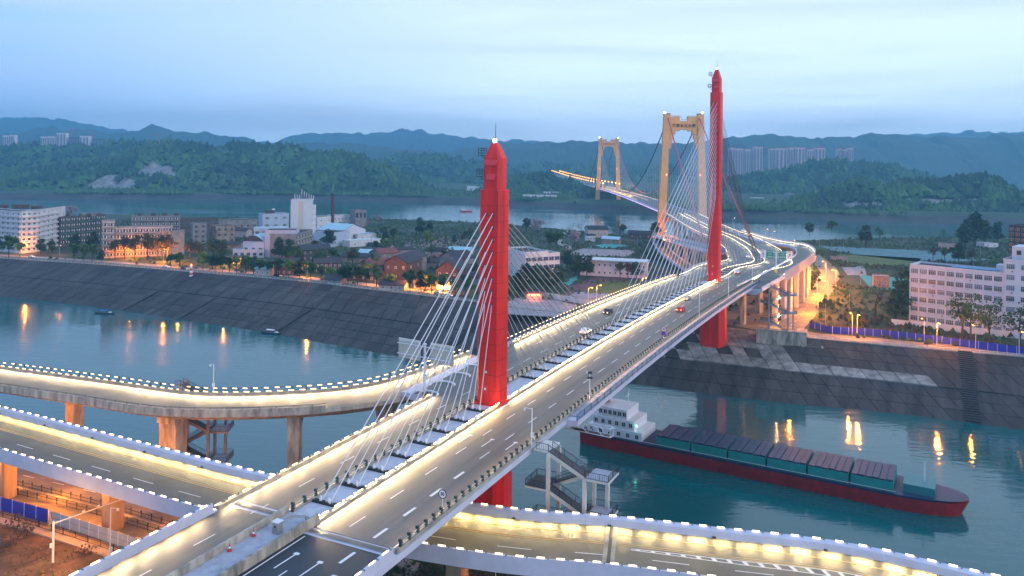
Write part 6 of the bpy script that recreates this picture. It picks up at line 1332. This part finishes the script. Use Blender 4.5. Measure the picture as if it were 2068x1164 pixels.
AZP = math.atan2(PR.y, PR.x)
o_ = O0+AX*(-13.5)+PR*(17.6+2); stair_tower(Vector((o_.x, o_.y, 10)), AZP, 37.75, 12, 'white-framed zigzag stair tower hanging off the near edge of the cable-stayed bridge')
o_ = O0+AX*(203)+PR*(17.5+5); stair_tower(Vector((o_.x, o_.y, 17)), AZP+.1, 36.0, 17.5, 'tall blue-grey stair tower on a concrete block below the taller red tower', drop=3.6, run=7.5, cols=M('stair_blue', (.2, .28, .36), .5), lit=True, land=3.2, gangway=3)
bl = P(1575, 692, 15); b = MB(); t = thing('stair_plinth', Vector((o_.x, o_.y, 14)), 'pale concrete block carrying the blue-grey stair tower', 'plinth', rz=AZP+.1); b.box((5, 0, 1.2), (19, 8, 5.6), CONCW); b.obj('block', t); b = MB(); b.box((5, 0, 4.1), (19.5, 8.4, .2), CONC); b.obj('cap', t)
pA = [q for q in sA if abs((1034+q[0]/q[1]*F)-345) < 14][0]
o_ = off(pA, -8.6); stair_tower(Vector((o_.x-3.4, o_.y, 10)), .05, 36.4, 12, 'dark stair tower wrapped round a pier of the curved slip road', drop=3.2, run=6.0, cols=M('stair_dusky', (.3, .24, .26), .7), gangway=1)
# maintenance gantry under the deck edge
q = at(4); p = off(q, 18.6, -3.0); t = thing('inspection_gantry', p, 'white lattice inspection gantry jutting from under the bridge beside the stair', 'gantry', rz=AZP-.1)
b = MB()
for y in (-.7, .7):
    for z in (0, 1.5): b.beam((-4, y, z), (5.2, y, z), .1, .1, STEELW)
    for k in range(6): b.beam((-4+k*1.53, y, 0 if k % 2 else 1.5), (-4+(k+1)*1.53, y, 1.5 if k % 2 else 0), .08, .08, STEELW)
b.obj('lattice', t); b = MB()
for z in (0, 1.5): b.beam((5.2, -.7, z), (5.2, .7, z), .1, .1, STEELW)
for y in (-.7, .7): b.beam((5.2, y, 0), (5.2, y, 1.5), .1, .1, STEELW)
b.obj('end_frame', t); b = MB(); b.box((1, 0, -.02), (8, 1.2, .05), DARK); b.obj('walk_grate', t)

# ---- vehicles
def car(p, rz, col, label, group=None, van=False, tail=True):
    t = thing('car', p, label, 'car', group, rz); L_ = 4.5; b = MB(); m_ = M('paint_'+col[0], col[1], .3)
    pr_ = [(-2.2, .35), (-2.25, .85), (-1.6, 1.0), (-1.2, 1.45), (.4, 1.5), (1.15, 1.0), (2.1, .85), (2.25, .4)]; vs = [(x, -.88, z) for x, z in pr_]+[(x, .88, z) for x, z in pr_]; n = 8
    b.add(vs, [tuple(range(n))[::-1], tuple(range(n, 2*n))]+[(i, (i+1) % n, n+(i+1) % n, n+i) for i in range(n)], m_); b.obj('body', t)
    b = MB(); b.box((-.4, 0, 1.22), (1.7, 1.79, .36), GLASSD); b.obj('window', t)
    for x in (-1.35, 1.35):
        for y in (-.82, .82): b = MB(); b.tube([(x, y-.12, .33), (x, y+.12, .33)], .33, DARK, 12); b.obj('wheel', t)
    for y in (-.6, .6):
        b = MB(); b.box((2.24, y, .68), (.06, .34, .16), LEDW); b.obj('headlight', t); b = MB(); b.box((-2.25, y, .75), (.06, .3, .16), REDG); b.obj('tail_light', t)
def carB(s, lat, col, label, rev=False): q = at(s); car(off(q, lat, .05), ang(q)+(PI if rev else 0), col, label)
WH, BKc, RDc, SV = ('white', (.7, .7, .72)), ('black', (.02, .02, .025)), ('red', (.4, .03, .03)), ('silver', (.4, .42, .45))
carB(112, 9, RDc, 'red car heading away on the nearer carriageway at mid-span'); carB(136, 5, SV, 'silver car heading away before the taller red tower')
carB(66, -5, WH, 'white car coming towards the viewer on the farther carriageway'); carB(96, -9.2, BKc, 'black car following on the farther carriageway', True); carB(233, 5, WH, 'white car under the green gantry heading away')
carB(300, -5, WH, 'white car approaching on the bend beyond the taller tower', True)
for i, (px, py, c_) in enumerate(((335, 541, WH), (372, 545, BKc), (885, 594, SV), (63, 520, WH), (560, 559, BKc), (905, 599, WH))): car(P(px, py, 15.06), -.35, c_, ['white car parked on the far promenade below the orange trees', 'black car on the promenade near the striped beacon', 'silver car outside the lit eatery', 'small white van-like car under the curved flats', 'dark car by the orange-glow shop', 'white car beside the silver one at the eatery'][i])

# ---- river things
def sampan(p, rz, roof, label):
    t = thing('sampan', p, label, 'boat', rz=rz); n = 9; vs = []; b = MB()
    for i in range(n):
        f = i/(n-1); x = -5.5+11*f; w_ = 1.15*math.sin(PI*min(.98, max(.06, f)))**.45; z = .55+.5*abs(2*f-1)**2.2
        vs += [(x, -w_, z), (x, -w_*.7, -.25), (x, w_*.7, -.25), (x, w_, z), (x, w_*.85, z-.12), (x, -w_*.85, z-.12)]
    fs = [(i*6+k, (i+1)*6+k, (i+1)*6+(k+1) % 6, i*6+(k+1) % 6) for i in range(n-1) for k in range(6)]+[(0, 1, 2, 3, 4, 5), tuple((n-1)*6+k for k in range(6))[::-1]]
    b.add(vs, fs, M('hull_dark', (.03, .05, .06), .5)); b.obj('hull', t); b = MB(); 
    for i in range(6): pass
    b.prism([(-2.6, -.95), (1.6, -.95), (1.6, .95), (-2.6, .95)], 1.75, 2.0, roof, top=[(-2.6, -.4), (1.6, -.4), (1.6, .4), (-2.6, .4)]); b.obj('canopy', t)
    b = MB(); [b.tube([(x, y, .5), (x, y, 1.8)], .05, DARK, 4) for x in (-2.5, 1.5) for y in (-.9, .9)]; b.obj('canopy_post', t); b = MB(); b.box((2.9, 0, .9), (1.4, 1.1, .5), STEELW); b.obj('foredeck_box', t)
sampan(P(212, 634, 0), -.1, M('tarp_blue', (.03, .1, .5), .6), 'small moored boat with blue canopy off the far bank'); sampan(P(548, 674, 0), -.35, STEELW, 'small moored boat with white canopy off the far bank')
def beacon_mark(p, label, s=1):
    t = thing('channel_beacon', p, label, 'beacon'); b = MB(); b.prism([(-2, -2), (2, -2), (2, 2), (-2, 2)], -2, .9, SW, top=[(-1.6, -1.6), (1.6, -1.6), (1.6, 1.6), (-1.6, 1.6)]); b.obj('plinth', t)
    for k in range(5): b = MB(); b.tube([(0, 0, .9+k*1.3), (0, 0, 2.2+k*1.3)], 1.25-k*.17, SR if k % 2 else SW, 10, r2=1.08-k*.17); b.obj('band', t)
    b = MB(); b.tube([(0, 0, 7.4), (0, 0, 7.6)], 1.1, SW, 10); b.tube([(0, 0, 7.6), (0, 0, 8.6)], .3, REDG, 8); b.obj('lantern', t); t.scale = (s, s, s)
beacon_mark(P(386, 563, 12), 'red and white striped channel beacon on the far bank')
for i, (px, py, l_) in enumerate(((940, 428, 'small red launch on the wide river behind the near tower'), (1893, 443, 'small red buoy boat on the wide river before the far rocks'), (1466, 434, 'purple-lit workboat behind the cables of the taller tower'))):
    t = thing('launch', P(px, py, 0), l_, 'boat'); b = MB(); b.prism([(-9, -2.5), (7, -2.5), (11, 0), (7, 2.5), (-9, 2.5)], -.3, 2, SR, top=[(-9.5, -2.8), (7.5, -2.8), (12, 0), (7.5, 2.8), (-9.5, 2.8)]); b.obj('hull', t); b = MB(); b.box((-3, 0, 3.4), (7, 4, 2.8), STEELW); b.obj('cabin', t); b = MB(); b.tube([(-2, 0, 4.8), (-2, 0, 10)], .25, SR, 5); b.box((-2, 0, 8), (.3, 4, .3), SR); b.obj('signal_mast', t)
for i, (px, py, l_) in enumerate(((1541, 425, 'white navigation mark on the opposite shore beyond the taller tower'), (1868, 420, 'white navigation mark among the shore rocks'), (1140, 410, 'white navigation mark under the far portal'))):
    p = P(px, py, 4); t = thing('navigation_mark', p, l_, 'beacon'); b = MB(); b.prism([(-1.6, -1.6), (1.6, -1.6), (1.6, 1.6), (-1.6, 1.6)], -3, 1, SW); b.obj('plinth', t); b = MB(); b.tube([(0, 0, 1), (0, 0, 11)], 1, SW, 8, r2=.5); b.obj('column', t)
# shore marks painted boards on the bank
for i, (px, py, l_) in enumerate(((205, 579, 'red-and-white diamond board on the far bank above the blue boat'), (260, 544, 'small orange-lit board just under the promenade edge'), (513, 613, 'red-and-white board on the far bank above the white-roofed boat'), (887, 658, 'red-and-white board on the bank seen through the stays'))):
    p = P(px, py, 6 if i != 1 else 13.5); t = thing('bank_mark', p, l_, 'marker board', rz=.5); b = MB(); b.box((0, 0, .8), (4.2, .15, 1.1), SW); b.obj('board', t); b = MB(); b.box((0, -.1, .8), (1.8, .08, .8), SR); b.obj('red_bar', t)

# the ship
TEALS = M('hold_teal', (.02, .26, .24), .5, var=.25, vscale=.3); HULLR = M('hull_red', (.3, .015, .02), .5, var=.4, vscale=.4); COV = M('hatch_cover_dark', (.02, .04, .09), .5, var=.3, vscale=.4)
sb, sa_ = P(1868, 1042, 0), P(1178, 898, 0); dS = (sb-sa_).normalized(); nS = Vector((-dS.y, dS.x, 0)); LSHP = (sb-sa_).length+9; cS = (sa_+sb)/2+nS*6.5+dS*3; azS = math.atan2(dS.y, dS.x)
SH = thing('cargo_ship', cS, 'river cargo ship with teal holds, red hull and white stern house', 'ship', rz=azS)
def hull(z0, z1, w0, w1, mat, name, a=0, bow=1.0):
    b = MB(); n = 14; vs = []
    for z, w_, e_ in ((z0, w0, 0), (z1, w1, 1.8*a)):
        pts_ = [(-LSHP/2, -w_*.86), (-LSHP/2+4, -w_)]+[(LSHP/2-16+16*math.sin(PI/2*i/7)+e_*(i/7), -w_*math.cos(PI/2*i/7)**.8 if i < 7 else 0) for i in range(8)]
        full = pts_+[(x, -y) for x, y in pts_[::-1][1:]]; vs.append([(x, y, z) for x, y in full])
    m = len(vs[0]); b.add(vs[0]+vs[1], [(i, (i+1) % m, m+(i+1) % m, m+i) for i in range(m)]+[tuple(range(m, 2*m)), tuple(range(m))[::-1]], mat); b.obj(name, SH)
hull(-.6, 3.3, 6.3, 6.8, HULLR, 'lower_hull', 1); hull(3.32, 3.9, 6.82, 6.9, COV, 'deck_strake', 1)
for k in range(6):
    x = -LSHP/2+24+k*(LSHP-38)/6; l_ = (LSHP-38)/6-.5; b = MB(); b.prism([(x, -6.1), (x+l_, -6.1), (x+l_, 6.1), (x, 6.1)], 3.9, 6.3, TEALS); b.obj('hold_coaming', SH); b = MB()
    for j in range(6): b.box((x+l_*(j+.5)/6, 0, 6.5+.12*(j % 2)), (l_/6-.15, 11.6, .35), COV)
    b.obj('hatch_cover', SH)
b = MB(); b.box((LSHP/2-9, 0, 4.9), (7, 8.5, 2.2), M('bow_teal', (.03, .2, .22), .5)); b.obj('forecastle', SH); b = MB(); b.tube([(LSHP/2-8, 0, 5), (LSHP/2-8, 0, 11)], .16, STEELW, 6); b.obj('foremast', SH)
for k, (x, l_, w_, z, h) in enumerate(((-LSHP/2+11, 17, 11.5, 3.5, 2.8), (-LSHP/2+10.5, 13, 10.5, 6.3, 2.7), (-LSHP/2+10, 9, 9.5, 9, 2.8))):
    b = MB(); b.box((x, 0, z+h/2), (l_, w_, h), STEELW); b.obj('deckhouse_tier', SH)
    for sg in (-1, 1):
        for j in range(6): place('port_window', W_SM, SH, (x-l_/2+l_*(j+.5)/6, sg*(w_/2+.02), z+h*.55), 0 if sg < 0 else PI)
b = MB(); b.box((-LSHP/2+5, 0, 12), (3, 3.4, 4), HULLR); b.obj('funnel', SH); b = MB(); [b.beam((-LSHP/2+2, y, 4.4), (LSHP/2-14, y, 4.4), .08, .08, STEELW) for y in (-6.6, 6.6)]; b.obj('side_rail', SH); b = MB(); b.tube([(-LSHP/2+13, 0, 11.8), (-LSHP/2+13, 0, 17)], .14, STEELW, 6); b.box((-LSHP/2+13, 0, 15), (.2, 3.5, .2), STEELW); b.obj('signal_mast', SH)
b = MB(); b.box((-LSHP/2+18, -5.9, 8.3), (.4, .4, .4), M('green_glow', (.1, 1, .5), .4, emit=8, ecol=(.1, 1, .6))); b.obj('side_light', SH)

# lamps of the trunk road running away past the far portal
FL = MB().tube([(0, 0, 0), (0, 0, 11)], .25, STEELW, 4).mesh('far_lamp_pole'); FH = MB().box((0, 0, 11.4), (1.5, 1.5, 1.1), ORANGE).mesh('far_lamp_head'); k = 0
for q in every([x for x in sS if x[1] > 1480], 62):
    for lt in (-15.5, 15.5):
        t = thing('road_lamp', off(q, lt, 0), 'tiny orange lamp on the %s kerb of the trunk road beyond the far peach portal' % ('right' if lt > 0 else 'left'), 'street lamp', 'lamps along the distant trunk road'); place('pole', FL, t); place('lamp_head', FH, t); k += 1
        sc_ = 1+max(0, q[1]-2000)/5000; t.scale = (sc_,)*3

# ================================================================== NEAR BANK, LOWER STREET
def rl(pts, z=15): return curve([tuple(P(x, y, z)) for x, y in pts], 3)
def groad(name, pts, lo, hi, mat, dz=.05):
    sts = rl(pts); b = MB(); b.sweep(sts, [(lo, dz), (hi, dz), (hi, dz-.3), (lo, dz-.3)], mat); b.world(name, kind='structure'); return sts
axis = [(-150, 938), (-60, 962), (0, 978), (200, 1028), (400, 1088), (560, 1140), (760, 1215)]
sG = groad('lower_street', axis, -10, 10, ROADG); groad('footway', axis, 10.1, 12.2, PRM, .2); groad('footway', axis, -12.8, -10.1, PRM, .2)
b = MB(); b.sweep(sG, [(-.2, .05), (.2, .05), (.2, .3), (-.2, .3)], CONC); b.world('median_kerb', kind='structure')
for k, (x, m_) in enumerate(((-5, WHITE), (5, WHITE))):
    for q in every(sG, 9): placew('road_dash', MB().box((0, 0, 0), (3.4, .18, .012), m_).mesh('dash'), bpy.data.objects['lower_street'], off(q, x, .075), ang(q), kind='structure')
FP = MB().box((0, 0, .6), (.12, .12, 1.2), DARK).box((0, 0, 1.25), (.3, .1, .3), DARK).mesh('iron_post')
def iron(sts, lat, label, gap=2.8):
    t = thing('iron_railing', off(sts[0], lat), label, 'railing')
    for z in (.25, .95): b = MB(); b.sweep(sts, [(lat-.04, z-.04), (lat+.04, z-.04), (lat+.04, z+.04), (lat-.04, z+.04)], DARK); b.world('rail', t)
    for q in every(sts, gap): placew('post', FP, t, off(q, lat, 0), ang(q))
    b = MB()
    for q in every(sts, .4): b.box(off(q, lat, .6), (.03, .03, .7), DARK, rz=ang(q))
    b.world('bar', t, kind='stuff')
iron(sG, -.9, 'black iron railing along the middle of the orange-lit street under the flyover'); iron(sG, 2.2, 'black iron railing nearer the viewer on the orange-lit street'); iron(sG, 10.4, 'black iron railing edging the footway by the grey panels', 3.4)
sFa = rl([(-60, 1018), (0, 1031), (108, 1060)]); fence('blue_site_fence', 'bright blue sheet fence panels beside the lower street', sFa, 2.6, 3.3, BLUP, 'fence', True)
GP = MB().box((0, 0, 1.2), (2.5, .07, 2.4), M('panel_grey', (.42, .42, .45), .6, var=.15, vscale=.6)).box((0, 0, 1.2), (2.5, .1, .05), DARK).mesh('grey_panel')
sFb = rl([(113, 1061), (200, 1089), (290, 1121), (420, 1170)]); fence('grey_site_fence', 'grey panel fence continuing from the blue sheets', sFb, 2.4, 2.62, CONC, 'fence', True, pm=GP)
p = P(107, 1136, 15); t = thing('overhead_arm_pole', p, 'white pole with a long arm reaching over the lower street', 'pole', rz=.62); b = MB(); b.tube([(0, 0, 0), (0, 0, 7.0)], .2, STEELW, 8, r2=.15); b.obj('pole', t); b = MB(); b.tube([(0, 0, 6.6), (10.5, 0, 8.2)], .1, STEELW, 6, r2=.06); b.obj('arm', t); b = MB(); b.box((4.5, -.1, 7.6), (.5, .2, .25), STEELW); b.box((6.9, 0, 7.9), (.4, .2, .3), STEELW); b.obj('arm_camera', t); b = MB(); b.box((-.3, -.2, 3.0), (.5, .3, .7), STEELW); b.obj('control_box', t)
p = P(222, 1148, 15); t = mast(p, 10.2, 'tall white camera pole by the grey fence', 2.9, 1.4)
DL = [(P(196, 985, 24), 9000)]
for i, p in enumerate((pc, pc2)):
    t = thing('pier_lamp', Vector((p.x-2.2, p.y-.6, 24.2)), ['orange lamp fixed to the flyover pier that stands by the grey fence', 'orange lamp fixed to the flyover pier at the frame edge'][i], 'lamp'); b = MB(); b.box((.4, 0, .3), (1.6, .12, .12), DARK); b.obj('bracket', t); b = MB(); b.box((-.3, 0, .2), (.9, .5, .3), ORANGE); b.obj('lamp_glow', t)
    bulb(Vector((p.x-2.8, p.y-.8, 23.6)), 9000, (1, .28, .03), .4)
for x, y in ((120, 962), (360, 1035)): bulb(P(x, y, 19.5), 5000, (1, .28, .03), .4)
bulb(Vector((-74, 128, 22)), 3500, (1, .42, .07), .4)
b = NPLeaf(); R_ = random.Random(31)
for i in range(420):
    px, py = R_.uniform(-10, 330), R_.uniform(1075, 1175)
    if py > 1072+px*.28: p = P(px, py, 15.05); b.blob(p, R_.uniform(.15, .7), R_.uniform(.2, .6), R_)
b.build('rubble_and_clods', M('clods', (.16, .11, .07), .95, var=.7, vscale=1.2), kind='stuff')
for i, (px, py, s) in enumerate(((30, 1066, 1.6), (168, 1120, 1.3), (15, 1100, 1.2), (52, 1075, 1.0))):
    b = NPLeaf(); p0 = P(px, py, 15)
    for k in range(60): b.blob(Vector((R_.gauss(0, s*.8), R_.gauss(0, s*.8), abs(R_.gauss(0, s*.4)))), .35, .5, R_)
    o = b.build('debris_heap', M('debris', (.09, .07, .06), .9, var=.7, vscale=2), label=['heap of scrap and branches below the blue fence panels', 'dark clump of weeds on the orange-lit dirt', 'small scrap heap at the frame edge', 'pile of broken boards beside the scrap heap'][i], cat='debris heap'); o.location = p0
b = NPLeaf()
for i in range(900):
    px, py = R_.uniform(760, 1100), R_.uniform(1120, 1200); p = P(px, py, 15); b.blob(p, R_.uniform(.3, .9), R_.uniform(.4, 1.4), R_)
b.build('shrubs_under_flyover', FOLD, kind='stuff')
lamp(P(1000, 1230, 15), 2.6, 'lamp glowing under the flyover edge', 900, s=.8)
# flood-wall louvre bays on the upper slope
def louvre(px0, px1, y0a, y0b, label):
    a = P(px0, y0a, 14.4); c = P(px1, y0b, 14.4); t = thing('louvred_bay', a, label, 'retaining bay', 'ribbed dark bays under the riverside road'); d = c-a; n = Vector((d.y, -d.x, 0)).normalized()
    for k in range(5): b = MB(); o2 = n*(1.0+k*1.15)+Vector((0, 0, .1-k*.42)); b.beam(o2, d*.96+o2, .5, .28, CONC); b.obj('rib', t)
    b = MB(); b.beam(n*.4, n*6.6+Vector((0, 0, -2.0)), .8, .8, CONC); b.obj('buttress', t)
xs_ = [1622, 1660, 1706, 1752, 1798, 1856, 1902, 1950, 2000, 2048]
for i, x in enumerate(xs_):
    if x == 1856: x = 1858
    y = lambda v: float(np.interp(v, [1605, 1700, 1860, 2100], [684, 692, 707, 728])); louvre(x, x+40, y(x), y(x+40), 'dark ribbed bay under the riverside road, %s from the stair tower block' % ordn(i))
